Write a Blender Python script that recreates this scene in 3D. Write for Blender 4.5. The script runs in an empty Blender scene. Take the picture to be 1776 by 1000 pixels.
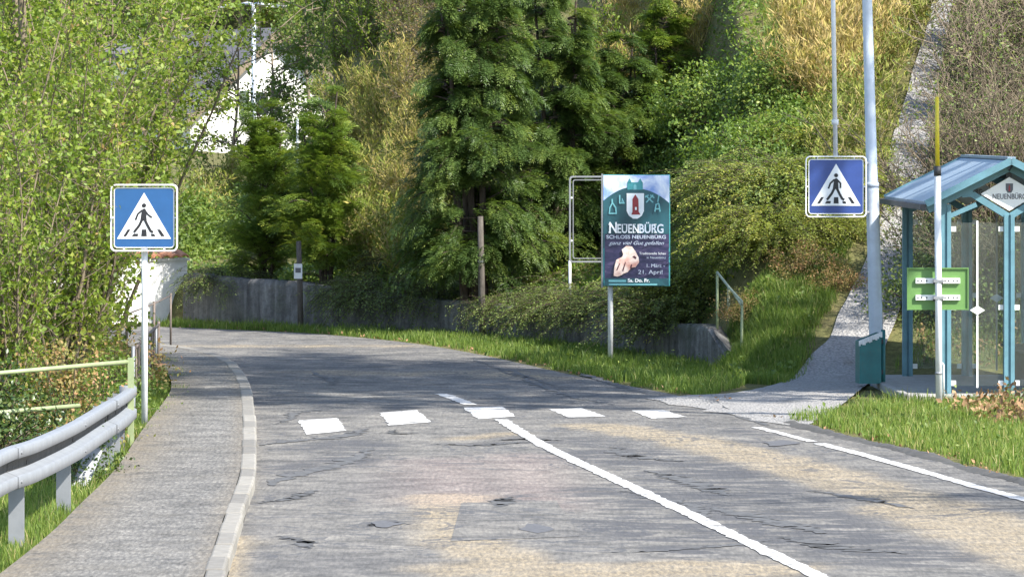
import bpy, math, random
import numpy as np
from mathutils import Vector, Matrix

# ------------------------------------------------------------------ camera, world, sun, exposure
scene = bpy.context.scene
col = scene.collection
FPX, HZ, HC = 9000.0, 217.0, 3.0            # focal length in photo pixels, horizon row, eye height (m)
cam_d = bpy.data.cameras.new('camera')
cam = bpy.data.objects.new('camera', cam_d); col.objects.link(cam)
cam.location = (0, 0, HC); cam.rotation_euler = (math.radians(90), 0, 0)
cam_d.sensor_fit = 'HORIZONTAL'; cam_d.sensor_width = 36.0
cam_d.lens = FPX / 1776 * 36.0
cam_d.shift_y = -(500 - HZ) / 1776
cam_d.clip_start = 0.5; cam_d.clip_end = 2000
scene.camera = cam

SUN_EL = math.radians(45)
SUN_AZ = (0.80, -0.60)                      # horizontal direction towards the sun
world = bpy.data.worlds.new('World'); scene.world = world; world.use_nodes = True
wn = world.node_tree; wn.nodes.clear()
sky = wn.nodes.new('ShaderNodeTexSky'); sky.sky_type = 'NISHITA'; sky.sun_disc = False
sky.sun_elevation = SUN_EL
sky.sun_rotation = math.atan2(SUN_AZ[0], SUN_AZ[1])
bg = wn.nodes.new('ShaderNodeBackground'); bg.inputs['Strength'].default_value = 0.15
wo = wn.nodes.new('ShaderNodeOutputWorld')
wn.links.new(sky.outputs[0], bg.inputs[0]); wn.links.new(bg.outputs[0], wo.inputs[0])
sun_d = bpy.data.lights.new('sun', 'SUN'); sun_d.energy = 5.0; sun_d.angle = math.radians(0.5)
sun_d.color = (1.0, 0.955, 0.87)
sun = bpy.data.objects.new('sun', sun_d); col.objects.link(sun)
sv = Vector((SUN_AZ[0] * math.cos(SUN_EL), SUN_AZ[1] * math.cos(SUN_EL), math.sin(SUN_EL)))
sun.rotation_euler = sv.to_track_quat('Z', 'Y').to_euler(); sun.location = (20, 20, 30)
vs = scene.view_settings
vs.view_transform = 'Standard'; vs.look = 'None'; vs.gamma = 1.0; vs.exposure = 1.2
try: vs.use_curve_mapping = False
except Exception: pass
scene.render.engine = 'CYCLES'
scene.cycles.max_bounces = 8; scene.cycles.diffuse_bounces = 5; scene.cycles.transparent_max_bounces = 12

rng = np.random.default_rng(7)
random.seed(7)

# ------------------------------------------------------------------ materials
def new_mat(name):
    m = bpy.data.materials.new(name); m.use_nodes = True
    nt = m.node_tree; nt.nodes.clear()
    return m, nt
def N(nt, t, **kw):
    n = nt.nodes.new(t)
    for k, v in kw.items(): setattr(n, k, v)
    return n
def ramp(nt, stops, interp='LINEAR'):
    r = nt.nodes.new('ShaderNodeValToRGB'); r.color_ramp.interpolation = interp
    els = r.color_ramp.elements
    while len(els) < len(stops): els.new(0.5)
    for e, (p, c) in zip(els, stops):
        e.position = p; e.color = (*c, 1) if len(c) == 3 else c
    return r
def noise(nt, scale, detail=4, rough=0.6, coord=None, dist=0.0):
    n = nt.nodes.new('ShaderNodeTexNoise')
    n.inputs['Scale'].default_value = scale; n.inputs['Detail'].default_value = detail
    n.inputs['Roughness'].default_value = rough; n.inputs['Distortion'].default_value = dist
    if coord is not None: nt.links.new(coord, n.inputs['Vector'])
    return n
def mixc(nt, a, b, fac, mode='MIX'):
    m = nt.nodes.new('ShaderNodeMix'); m.data_type = 'RGBA'; m.blend_type = mode
    for s, v in ((6, a), (7, b), (0, fac)):
        if isinstance(v, (int, float)): m.inputs[s].default_value = v
        elif isinstance(v, tuple): m.inputs[s].default_value = (*v, 1)
        else: nt.links.new(v, m.inputs[s])
    return m.outputs[2]
def math_(nt, op, a, b=None, c=None, clamp=False):
    m = nt.nodes.new('ShaderNodeMath'); m.operation = op; m.use_clamp = clamp
    for i, v in enumerate((a, b, c)):
        if v is None: continue
        if isinstance(v, (int, float)): m.inputs[i].default_value = v
        else: nt.links.new(v, m.inputs[i])
    return m.outputs[0]
def attr(nt, name):
    a = nt.nodes.new('ShaderNodeAttribute'); a.attribute_name = name
    return a.outputs['Fac']
def finish(nt, color, rough=0.6, metal=0.0, spec=0.5, bump=None, bump_str=0.3, bump_dist=0.01, alpha=None, trans=None):
    b = nt.nodes.new('ShaderNodeBsdfPrincipled'); o = nt.nodes.new('ShaderNodeOutputMaterial')
    if isinstance(color, tuple): b.inputs['Base Color'].default_value = (*color, 1)
    else: nt.links.new(color, b.inputs['Base Color'])
    if isinstance(rough, (int, float)): b.inputs['Roughness'].default_value = rough
    else: nt.links.new(rough, b.inputs['Roughness'])
    b.inputs['Metallic'].default_value = metal
    b.inputs['Specular IOR Level'].default_value = spec
    if bump is not None:
        bp = nt.nodes.new('ShaderNodeBump'); bp.inputs['Strength'].default_value = bump_str
        bp.inputs['Distance'].default_value = bump_dist
        nt.links.new(bump, bp.inputs['Height']); nt.links.new(bp.outputs[0], b.inputs['Normal'])
    nt.links.new(b.outputs[0], o.inputs['Surface'])
    return b
def geo(nt): return nt.nodes.new('ShaderNodeNewGeometry').outputs['Position']

def m_plain(name, c, rough=0.55, metal=0.0, var=0.18, scale=9.0, dirt=0.0, dirt_col=(0.12, 0.10, 0.07), spec=0.5):
    m, nt = new_mat(name); p = geo(nt)
    n = noise(nt, scale, 5, 0.65, p)
    lo = tuple(max(0, x * (1 - var)) for x in c); hi = tuple(min(1, x * (1 + var)) for x in c)
    r = ramp(nt, [(0.3, lo), (0.7, hi)]); nt.links.new(n.outputs[0], r.inputs[0])
    colr = r.outputs[0]
    if dirt:
        n2 = noise(nt, scale * 2.3, 6, 0.7, p, 0.6)
        r2 = ramp(nt, [(0.5, (0, 0, 0)), (0.72, (1, 1, 1))]); nt.links.new(n2.outputs[0], r2.inputs[0])
        colr = mixc(nt, colr, dirt_col, math_(nt, 'MULTIPLY', r2.outputs[0], dirt))
    n3 = noise(nt, scale * 6, 3, 0.6, p)
    rr = math_(nt, 'MULTIPLY_ADD', n3.outputs[0], 0.25, rough - 0.12, True)
    finish(nt, colr, rr, metal, spec, n3.outputs[0], 0.12, 0.004)
    return m

def m_leaf(name, stops, transl=0.35, rough=0.5, spec=0.35, tcol=1.25):
    m, nt = new_mat(name)
    r = ramp(nt, stops); nt.links.new(attr(nt, 'tint'), r.inputs[0])
    b = nt.nodes.new('ShaderNodeBsdfPrincipled')
    nt.links.new(r.outputs[0], b.inputs['Base Color'])
    b.inputs['Roughness'].default_value = rough; b.inputs['Specular IOR Level'].default_value = spec
    t = nt.nodes.new('ShaderNodeBsdfTranslucent')
    tc = mixc(nt, r.outputs[0], (tcol, tcol * 1.02, tcol * 0.55), 1.0, 'MULTIPLY')
    nt.links.new(tc, t.inputs['Color'])
    mx = nt.nodes.new('ShaderNodeMixShader'); mx.inputs[0].default_value = transl
    o = nt.nodes.new('ShaderNodeOutputMaterial')
    nt.links.new(b.outputs[0], mx.inputs[1]); nt.links.new(t.outputs[0], mx.inputs[2])
    nt.links.new(mx.outputs[0], o.inputs['Surface'])
    return m

M = {}
def build_materials():
    # ---- asphalt of the carriageway
    m, nt = new_mat('road_asphalt'); p = geo(nt)
    big = noise(nt, 0.55, 5, 0.6, p, 0.5); mid = noise(nt, 2.6, 6, 0.7, p, 0.4)
    mp = nt.nodes.new('ShaderNodeMapping'); mp.inputs['Scale'].default_value = (1.0, 0.16, 1.0); nt.links.new(p, mp.inputs[0])
    fine = noise(nt, 30, 4, 0.8, mp.outputs[0]); spk = nt.nodes.new('ShaderNodeTexVoronoi'); spk.inputs['Scale'].default_value = 26
    nt.links.new(mp.outputs[0], spk.inputs['Vector'])
    r = ramp(nt, [(0.32, (0.082, 0.080, 0.078)), (0.5, (0.150, 0.145, 0.136)), (0.68, (0.222, 0.211, 0.192))])
    nt.links.new(mid.outputs[0], r.inputs[0])
    r0 = ramp(nt, [(0.35, (0.78, 0.78, 0.80)), (0.65, (1.10, 1.08, 1.05))]); nt.links.new(big.outputs[0], r0.inputs[0])
    c = mixc(nt, r.outputs[0], r0.outputs[0], 1.0, 'MULTIPLY')
    # worn wheel tracks show the yellowish stone
    wr = math_(nt, 'MULTIPLY', attr(nt, 'worn'), math_(nt, 'MULTIPLY_ADD', fine.outputs[0], 2.2, -0.35, True), None, True)
    c = mixc(nt, c, (0.36, 0.285, 0.175), math_(nt, 'MULTIPLY', wr, 0.56))
    pk = math_(nt, 'MULTIPLY', attr(nt, 'pink'), fine.outputs[0])
    c = mixc(nt, c, (0.40, 0.27, 0.24), math_(nt, 'MULTIPLY', pk, 0.4))
    # aggregate speckle
    rs = ramp(nt, [(0.0, (1.35, 1.33, 1.28)), (0.30, (1.0, 1.0, 1.0)), (0.75, (0.72, 0.72, 0.74))])
    nt.links.new(spk.outputs['Distance'], rs.inputs[0])
    rf = ramp(nt, [(0.34, (0.62, 0.62, 0.63)), (0.66, (1.34, 1.33, 1.30))]); nt.links.new(fine.outputs[0], rf.inputs[0])
    c = mixc(nt, c, rs.outputs[0], 0.38, 'MULTIPLY'); c = mixc(nt, c, rf.outputs[0], 0.62, 'MULTIPLY')
    # tarred cracks: thin bands of distorted noise
    cr = noise(nt, 0.75, 4, 0.62, p, 1.1)
    d = math_(nt, 'ABSOLUTE', math_(nt, 'SUBTRACT', cr.outputs[0], 0.5))
    wob = math_(nt, 'MULTIPLY_ADD', mid.outputs[0], 0.045, -0.010)
    k = math_(nt, 'LESS_THAN', d, wob)
    k = math_(nt, 'MULTIPLY', k, math_(nt, 'GREATER_THAN', noise(nt, 0.33, 2, 0.5, p).outputs[0], 0.47))
    c = mixc(nt, c, (0.075, 0.076, 0.082), math_(nt, 'MULTIPLY', k, 0.72))
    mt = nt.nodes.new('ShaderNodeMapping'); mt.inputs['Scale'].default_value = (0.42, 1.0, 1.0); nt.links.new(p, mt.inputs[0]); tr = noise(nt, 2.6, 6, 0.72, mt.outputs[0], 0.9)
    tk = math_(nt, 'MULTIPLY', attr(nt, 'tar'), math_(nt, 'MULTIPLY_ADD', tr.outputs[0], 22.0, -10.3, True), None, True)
    c = mixc(nt, c, (0.068, 0.068, 0.073), math_(nt, 'MULTIPLY', tk, 0.85))  # tar patches, plus branch shadow streaks painted dark into the right lane
    hgt = math_(nt, 'ADD', fine.outputs[0], math_(nt, 'MULTIPLY', spk.outputs['Distance'], -0.8))
    finish(nt, c, 0.88, 0, 0.2, hgt, 0.5, 0.010)
    M['road'] = m
    # ---- footpath surface
    m, nt = new_mat('footpath_asphalt'); p = geo(nt)
    mid = noise(nt, 3.0, 6, 0.7, p, 0.3)
    mp = nt.nodes.new('ShaderNodeMapping'); mp.inputs['Scale'].default_value = (1.0, 0.2, 1.0); nt.links.new(p, mp.inputs[0]); fine = noise(nt, 34, 4, 0.85, mp.outputs[0])
    spk = nt.nodes.new('ShaderNodeTexVoronoi'); spk.inputs['Scale'].default_value = 30; nt.links.new(mp.outputs[0], spk.inputs['Vector'])
    r = ramp(nt, [(0.28, (0.080, 0.078, 0.075)), (0.5, (0.158, 0.153, 0.144)), (0.72, (0.235, 0.226, 0.208))])
    nt.links.new(mid.outputs[0], r.inputs[0])
    rs = ramp(nt, [(0.0, (1.45, 1.42, 1.36)), (0.25, (1, 1, 1)), (0.7, (0.62, 0.62, 0.64))]); nt.links.new(spk.outputs['Distance'], rs.inputs[0])
    rf = ramp(nt, [(0.34, (0.5, 0.5, 0.5)), (0.66, (1.5, 1.47, 1.42))]); nt.links.new(fine.outputs[0], rf.inputs[0])
    c = mixc(nt, r.outputs[0], rs.outputs[0], 0.55, 'MULTIPLY'); c = mixc(nt, c, rf.outputs[0], 0.7, 'MULTIPLY')
    dn = noise(nt, 1.1, 5, 0.65, p, 0.6)
    rd = ramp(nt, [(0.52, (0, 0, 0)), (0.66, (1, 1, 1))]); nt.links.new(dn.outputs[0], rd.inputs[0])
    c = mixc(nt, c, (0.15, 0.135, 0.11), math_(nt, 'MULTIPLY', rd.outputs[0], 0.3))
    ea = math_(nt, 'MULTIPLY', attr(nt, 'earth'), math_(nt, 'MULTIPLY_ADD', mid.outputs[0], 3.0, -0.75, True), None, True)
    c = mixc(nt, c, (0.165, 0.130, 0.082), math_(nt, 'MULTIPLY', ea, 0.6))
    finish(nt, c, 0.88, 0, 0.25, math_(nt, 'SUBTRACT', fine.outputs[0], spk.outputs['Distance']), 0.6, 0.012)
    M['footpath'] = m
    # ---- gravel of the steep path
    m, nt = new_mat('gravel'); p = geo(nt)
    vor = nt.nodes.new('ShaderNodeTexVoronoi'); vor.inputs['Scale'].default_value = 30; nt.links.new(p, vor.inputs['Vector'])
    fine = noise(nt, 26, 5, 0.75, p); mid = noise(nt, 2.2, 5, 0.65, p)
    r = ramp(nt, [(0.0, (0.40, 0.39, 0.38)), (0.5, (0.31, 0.302, 0.292)), (1.0, (0.21, 0.205, 0.20))]); nt.links.new(vor.outputs['Distance'], r.inputs[0])
    rf = ramp(nt, [(0.3, (0.70, 0.70, 0.72)), (0.7, (1.3, 1.28, 1.25))]); nt.links.new(fine.outputs[0], rf.inputs[0])
    c = mixc(nt, r.outputs[0], rf.outputs[0], 0.9, 'MULTIPLY')
    rm = ramp(nt, [(0.55, (0, 0, 0)), (0.75, (1, 1, 1))]); nt.links.new(mid.outputs[0], rm.inputs[0])
    c = mixc(nt, c, (0.17, 0.14, 0.095), math_(nt, 'MULTIPLY', rm.outputs[0], 0.45))
    finish(nt, c, 0.9, 0, 0.2, math_(nt, 'SUBTRACT', fine.outputs[0], vor.outputs['Distance']), 0.9, 0.03)
    M['gravel'] = m
    # ---- soil / leaf litter ground
    m, nt = new_mat('soil'); p = geo(nt)
    a = noise(nt, 1.3, 6, 0.7, p); b = noise(nt, 14, 5, 0.75, p)
    r = ramp(nt, [(0.3, (0.085, 0.095, 0.038)), (0.5, (0.13, 0.13, 0.055)), (0.7, (0.18, 0.15, 0.08))]); nt.links.new(a.outputs[0], r.inputs[0])
    rf = ramp(nt, [(0.3, (0.55, 0.55, 0.55)), (0.7, (1.5, 1.45, 1.35))]); nt.links.new(b.outputs[0], rf.inputs[0])
    c = mixc(nt, r.outputs[0], rf.outputs[0], 1.0, 'MULTIPLY')
    finish(nt, c, 0.95, 0, 0.1, b.outputs[0], 0.9, 0.05)
    M['soil'] = m
    # ---- road paint, worn through in places
    m, nt = new_mat('road_paint'); p = geo(nt)
    a = noise(nt, 5.5, 6, 0.72, p, 0.5); f = noise(nt, 45, 3, 0.7, p)
    s = math_(nt, 'ADD', math_(nt, 'MULTIPLY', a.outputs[0], 0.75), math_(nt, 'MULTIPLY', f.outputs[0], 0.25))
    r = ramp(nt, [(0.41, (0.17, 0.165, 0.158)), (0.47, (0.42, 0.41, 0.395)), (0.60, (0.57, 0.565, 0.55))]); nt.links.new(s, r.inputs[0])
    finish(nt, r.outputs[0], 0.7, 0, 0.3, f.outputs[0], 0.3, 0.006)
    M['paint'] = m
    # ---- old concrete of the retaining wall, streaked
    m, nt = new_mat('wall_concrete')
    tc = geo(nt); mp = nt.nodes.new('ShaderNodeMapping'); mp.inputs['Scale'].default_value = (5, 5, 0.7); nt.links.new(tc, mp.inputs[0])
    st = noise(nt, 1.0, 6, 0.7, mp.outputs[0], 0.5); g = noise(nt, 6, 6, 0.75, tc); bl = noise(nt, 1.2, 4, 0.6, tc)
    r = ramp(nt, [(0.28, (0.070, 0.068, 0.066)), (0.5, (0.155, 0.15, 0.146)), (0.64, (0.23, 0.225, 0.218)), (0.80, (0.40, 0.39, 0.375))]); nt.links.new(st.outputs[0], r.inputs[0])
    rf = ramp(nt, [(0.3, (0.6, 0.6, 0.6)), (0.7, (1.3, 1.3, 1.28))]); nt.links.new(g.outputs[0], rf.inputs[0])
    c = mixc(nt, r.outputs[0], rf.outputs[0], 0.9, 'MULTIPLY')
    rm = ramp(nt, [(0.5, (0, 0, 0)), (0.66, (1, 1, 1))]); nt.links.new(bl.outputs[0], rm.inputs[0])
    c = mixc(nt, c, (0.06, 0.075, 0.035), math_(nt, 'MULTIPLY', rm.outputs[0], 0.5))
    finish(nt, c, 0.92, 0, 0.2, g.outputs[0], 1.0, 0.08)
    M['wallc'] = m
    # ---- poster prints
    m, nt = new_mat('poster_sky'); tc = geo(nt)
    n = noise(nt, 3.2, 4, 0.6, tc, 0.4)
    r = ramp(nt, [(0.38, (0.22, 0.34, 0.68)), (0.52, (0.55, 0.63, 0.82)), (0.63, (0.85, 0.88, 0.92))]); nt.links.new(n.outputs[0], r.inputs[0])
    finish(nt, r.outputs[0], 0.35); M['psky'] = m
    m, nt = new_mat('poster_photo'); tc = geo(nt)
    mp = nt.nodes.new('ShaderNodeMapping'); mp.inputs['Rotation'].default_value = (0, 0.6, 0); mp.inputs['Scale'].default_value = (6, 6, 22); nt.links.new(tc, mp.inputs[0])
    n = noise(nt, 1.0, 5, 0.7, mp.outputs[0], 0.8)
    r = ramp(nt, [(0.3, (0.012, 0.014, 0.045)), (0.52, (0.035, 0.032, 0.085)), (0.72, (0.11, 0.085, 0.16))]); nt.links.new(n.outputs[0], r.inputs[0])
    finish(nt, r.outputs[0], 0.35); M['pphoto'] = m
    m, nt = new_mat('poster_skin'); tc = geo(nt)
    n = noise(nt, 7, 4, 0.6, tc, 0.4)
    r = ramp(nt, [(0.35, (0.55, 0.27, 0.22)), (0.55, (0.80, 0.62, 0.54)), (0.7, (0.88, 0.80, 0.74))]); nt.links.new(n.outputs[0], r.inputs[0])
    finish(nt, r.outputs[0], 0.35); M['pskin'] = m
    # ---- roof sheet
    m, nt = new_mat('shelter_roof'); tc = geo(nt)
    n = noise(nt, 5, 6, 0.7, tc); f = noise(nt, 50, 3, 0.6, tc)
    r = ramp(nt, [(0.3, (0.20, 0.27, 0.34)), (0.7, (0.30, 0.37, 0.44))]); nt.links.new(n.outputs[0], r.inputs[0])
    rf = ramp(nt, [(0.3, (0.8, 0.8, 0.8)), (0.75, (1.2, 1.2, 1.2))]); nt.links.new(f.outputs[0], rf.inputs[0])
    finish(nt, mixc(nt, r.outputs[0], rf.outputs[0], 1.0, 'MULTIPLY'), 0.45, 0.1, 0.5, f.outputs[0], 0.3, 0.004); M['roofs'] = m
    # ---- glass
    m, nt = new_mat('pane_glass'); n = noise(nt, 3.5, 5, 0.7, geo(nt))
    g = nt.nodes.new('ShaderNodeBsdfGlossy'); g.inputs['Roughness'].default_value = 0.04
    t = nt.nodes.new('ShaderNodeBsdfTransparent'); t.inputs['Color'].default_value = (0.90, 0.94, 0.93, 1)
    df = nt.nodes.new('ShaderNodeBsdfDiffuse'); df.inputs['Color'].default_value = (0.6, 0.62, 0.6, 1)
    fr = nt.nodes.new('ShaderNodeFresnel'); fr.inputs['IOR'].default_value = 1.45
    mx = nt.nodes.new('ShaderNodeMixShader'); nt.links.new(fr.outputs[0], mx.inputs[0])
    nt.links.new(t.outputs[0], mx.inputs[1]); nt.links.new(g.outputs[0], mx.inputs[2])
    m2 = nt.nodes.new('ShaderNodeMixShader'); nt.links.new(math_(nt, 'MULTIPLY', n.outputs[0], 0.10), m2.inputs[0])
    nt.links.new(mx.outputs[0], m2.inputs[1]); nt.links.new(df.outputs[0], m2.inputs[2])
    o = nt.nodes.new('ShaderNodeOutputMaterial'); nt.links.new(m2.outputs[0], o.inputs['Surface']); M['glass'] = m
    # ---- bark
    def bark(key, a, b_):
        m, nt = new_mat('bark_' + key); tc = geo(nt)
        mp = nt.nodes.new('ShaderNodeMapping'); mp.inputs['Scale'].default_value = (28, 28, 5); nt.links.new(tc, mp.inputs[0])
        n = noise(nt, 1.0, 5, 0.7, mp.outputs[0]); r = ramp(nt, [(0.3, a), (0.7, b_)]); nt.links.new(n.outputs[0], r.inputs[0])
        finish(nt, r.outputs[0], 0.9, 0, 0.2, n.outputs[0], 0.6, 0.01); M[key] = m
    bark('bark', (0.11, 0.085, 0.06), (0.27, 0.22, 0.16)); bark('bark_dark', (0.04, 0.03, 0.025), (0.11, 0.085, 0.065))
    bark('twig', (0.11, 0.085, 0.058), (0.235, 0.19, 0.135)); bark('pole_wood', (0.055, 0.048, 0.042), (0.13, 0.115, 0.10))
    # ---- plain paints and metals
    M['white'] = m_plain('white_enamel', (0.80, 0.80, 0.79), 0.4, var=0.05)
    M['postwhite'] = m_plain('pale_grey_post', (0.66, 0.67, 0.68), 0.45, 0.0, 0.10, 7, 0.15)
    M['blue'] = m_plain('sign_blue', (0.020, 0.088, 0.235), 0.35, var=0.07)
    M['blue2'] = m_plain('sign_deep_blue', (0.030, 0.062, 0.225), 0.35, var=0.07)
    M['black'] = m_plain('sign_black', (0.016, 0.016, 0.019), 0.5, var=0.1)
    M['galv'] = m_plain('galvanised_steel', (0.225, 0.235, 0.25), 0.5, 0.2, 0.12, 6, 0.18, (0.25, 0.24, 0.22))
    M['lamp'] = m_plain('lamp_post_paint', (0.50, 0.55, 0.62), 0.5, 0.1, 0.10, 5, 0.12)
    M['teal'] = m_plain('teal_paint', (0.105, 0.225, 0.275), 0.5, 0.0, 0.14, 6, 0.18, (0.05, 0.10, 0.10))
    M['tealdk'] = m_plain('bin_green', (0.018, 0.13, 0.135), 0.5, 0.0, 0.16, 7, 0.25, (0.08, 0.09, 0.07))
    M['darkmetal'] = m_plain('dark_metal', (0.045, 0.045, 0.05), 0.55, 0.2)
    M['concrete'] = m_plain('concrete', (0.30, 0.29, 0.275), 0.9, 0, 0.22, 8, 0.4)
    M['kerb'] = m_plain('kerb_stone', (0.20, 0.192, 0.176), 0.9, 0, 0.2, 10, 0.35, (0.2, 0.17, 0.12))
    nt = M['kerb'].node_tree; bs_ = [n for n in nt.nodes if n.type == 'BSDF_PRINCIPLED'][0]; src_ = bs_.inputs['Base Color'].links[0].from_socket
    oi = nt.nodes.new('ShaderNodeObjectInfo'); rk = ramp(nt, [(0.0, (0.72, 0.71, 0.70)), (1.0, (1.18, 1.16, 1.12))]); nt.links.new(oi.outputs['Random'], rk.inputs[0])
    nt.links.new(mixc(nt, src_, rk.outputs[0], 1.0, 'MULTIPLY'), bs_.inputs['Base Color'])
    M['berm'] = m_plain('old_tar', (0.055, 0.053, 0.05), 0.9, 0, 0.4, 9, 0.4, (0.16, 0.14, 0.10))
    M['green'] = m_plain('board_green', (0.115, 0.235, 0.065), 0.5, 0, 0.06, 5)
    M['yellow'] = m_plain('marker_yellow', (0.62, 0.50, 0.03), 0.5, 0, 0.12)
    M['palegreen'] = m_plain('pale_green_pipe', (0.26, 0.31, 0.16), 0.55, 0, 0.15, 8, 0.25)
    M['railgreen'] = m_plain('lichen_rail', (0.30, 0.34, 0.24), 0.6, 0.1, 0.2, 9, 0.35)
    M['rust'] = m_plain('rusty_rail', (0.15, 0.12, 0.10), 0.7, 0.2, 0.3, 12, 0.3)
    M['plaster'] = m_plain('white_plaster', (0.74, 0.73, 0.70), 0.85, 0, 0.10, 2.5, 0.15, (0.35, 0.33, 0.30))
    M['tile'] = m_plain('clay_tile', (0.42, 0.19, 0.10), 0.8, 0, 0.3, 7, 0.3)
    M['rooftile'] = m_plain('grey_roof', (0.15, 0.14, 0.145), 0.8, 0, 0.25, 6, 0.3)
    M['shutter'] = m_plain('shutter_green', (0.06, 0.085, 0.06), 0.6, 0, 0.2)
    M['window'] = m_plain('dark_window', (0.03, 0.035, 0.04), 0.15, 0, 0.2)
    M['pteal'] = m_plain('poster_dark_teal', (0.020, 0.085, 0.105), 0.35, 0, 0.35, 2.2)
    M['pteal2'] = m_plain('poster_teal', (0.05, 0.26, 0.29), 0.35, 0, 0.2, 4)
    M['picon'] = m_plain('poster_icon', (0.16, 0.42, 0.46), 0.35, 0, 0.15)
    M['pred'] = m_plain('poster_red', (0.28, 0.025, 0.035), 0.35, 0, 0.2)
    M['pwhite'] = m_plain('poster_white', (0.80, 0.82, 0.84), 0.35, 0, 0.06)
    M['pgrey'] = m_plain('poster_grey_letters', (0.46, 0.52, 0.62), 0.35, 0, 0.1)
    M['pdark'] = m_plain('poster_shadow_brown', (0.10, 0.035, 0.04), 0.35, 0, 0.2)
    M['dullplate'] = m_plain('dull_plate', (0.055, 0.07, 0.085), 0.85, 0, 0.4, 5, 0.6, (0.05, 0.06, 0.04))
    M['reed'] = m_plain('reed_stem', (0.33, 0.27, 0.11), 0.8, 0, 0.3)
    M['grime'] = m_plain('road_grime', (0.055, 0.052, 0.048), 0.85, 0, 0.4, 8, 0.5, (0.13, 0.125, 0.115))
    M['bench'] = m_plain('bench_wood', (0.11, 0.08, 0.06), 0.7, 0, 0.2)
    M['letters'] = m_plain('emblem_grey', (0.10, 0.10, 0.115), 0.5, 0, 0.1)
    # ---- foliage
    M['lf_spring'] = m_leaf('leaf_spring', [(0.0, (0.06, 0.10, 0.018)), (0.4, (0.15, 0.225, 0.030)), (0.75, (0.24, 0.30, 0.045)), (0.93, (0.33, 0.34, 0.075)), (1.0, (0.36, 0.24, 0.10))], 0.42)
    M['lf_mid'] = m_leaf('leaf_mid', [(0.0, (0.05, 0.095, 0.02)), (0.5, (0.12, 0.185, 0.035)), (1.0, (0.24, 0.29, 0.06))], 0.38)
    M['lf_yew'] = m_leaf('leaf_yew', [(0.0, (0.030, 0.058, 0.016)), (0.45, (0.080, 0.135, 0.032)), (0.8, (0.165, 0.225, 0.048)), (1.0, (0.26, 0.30, 0.065))], 0.36, 0.45)
    M['lf_yewy'] = m_leaf('leaf_yew_yellow', [(0.0, (0.055, 0.100, 0.020)), (0.45, (0.140, 0.215, 0.036)), (0.8, (0.25, 0.31, 0.050)), (1.0, (0.38, 0.35, 0.05))], 0.28, 0.45)
    M['lf_laurel'] = m_leaf('leaf_laurel', [(0.0, (0.055, 0.105, 0.020)), (0.45, (0.130, 0.205, 0.034)), (0.8, (0.22, 0.28, 0.05)), (1.0, (0.34, 0.36, 0.08))], 0.36, 0.42)
    M['lf_coto'] = m_leaf('leaf_cotoneaster', [(0.0, (0.070, 0.110, 0.032)), (0.5, (0.145, 0.200, 0.052)), (0.85, (0.25, 0.295, 0.080)), (1.0, (0.38, 0.36, 0.11))], 0.32, 0.5)
    M['lf_mound'] = m_leaf('leaf_mound', [(0.0, (0.085, 0.125, 0.028)), (0.45, (0.19, 0.235, 0.045)), (0.8, (0.29, 0.32, 0.065)), (1.0, (0.40, 0.36, 0.10))], 0.36, 0.5)
    M['lf_rust'] = m_leaf('leaf_rusty', [(0.0, (0.09, 0.10, 0.03)), (0.4, (0.20, 0.20, 0.055)), (0.7, (0.33, 0.20, 0.085)), (1.0, (0.42, 0.22, 0.13))], 0.3, 0.6)
    M['lf_ivy'] = m_leaf('leaf_ivy', [(0.0, (0.020, 0.040, 0.012)), (0.6, (0.055, 0.095, 0.022)), (1.0, (0.16, 0.18, 0.05))], 0.2, 0.35)
    M['lf_litter'] = m_leaf('leaf_litter', [(0.0, (0.10, 0.065, 0.035)), (0.5, (0.26, 0.15, 0.075)), (1.0, (0.40, 0.26, 0.15))], 0.15, 0.8)
    M['dry'] = m_leaf('dry_stalks', [(0.0, (0.15, 0.19, 0.035)), (0.35, (0.29, 0.29, 0.06)), (0.65, (0.40, 0.32, 0.10)), (1.0, (0.44, 0.31, 0.14))], 0.25, 0.8)
    M['grass'] = m_leaf('grass_blades', [(0.0, (0.070, 0.125, 0.020)), (0.5, (0.150, 0.225, 0.040)), (0.82, (0.235, 0.285, 0.065)), (1.0, (0.38, 0.33, 0.15))], 0.40, 0.55)
build_materials()

# ------------------------------------------------------------------ object helpers
def tag(o, label=None, cat=None, group=None, kind=None):
    if label: o['label'] = label
    if cat: o['category'] = cat
    if group: o['group'] = group
    if kind: o['kind'] = kind
    return o
def empty(name, loc=(0, 0, 0), rz=0.0, label=None, cat=None, group=None):
    o = bpy.data.objects.new(name, None); col.objects.link(o)
    o.empty_display_size = 0.2; o.location = loc; o.rotation_euler = (0, 0, rz)
    return tag(o, label, cat, group)
def link(name, me, mat, parent=None):
    o = bpy.data.objects.new(name, me); col.objects.link(o)
    if mat is not None and len(me.materials) == 0: me.materials.append(mat)
    if parent is not None: o.parent = parent
    return o
def np_mesh(name, V, T, tint=None, attrs=None, smooth=False):
    """V (n,3); T (m,k) faces of one size"""
    me = bpy.data.meshes.new(name)
    V = np.asarray(V, np.float32); T = np.asarray(T, np.int32); k = T.shape[1]
    me.vertices.add(len(V)); me.vertices.foreach_set('co', V.ravel())
    me.loops.add(T.size); me.loops.foreach_set('vertex_index', T.ravel())
    me.polygons.add(len(T)); me.polygons.foreach_set('loop_start', np.arange(0, T.size, k, dtype=np.int32))
    try: me.polygons.foreach_set('loop_total', np.full(len(T), k, np.int32))
    except Exception: pass
    at = dict(attrs or {})
    if tint is not None: at['tint'] = tint
    for a, vals in at.items():
        A = me.attributes.new(a, 'FLOAT', 'POINT'); A.data.foreach_set('value', np.asarray(vals, np.float32))
    me.update(calc_edges=True)
    if smooth: me.polygons.foreach_set('use_smooth', np.ones(len(T), bool))
    return me
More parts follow.
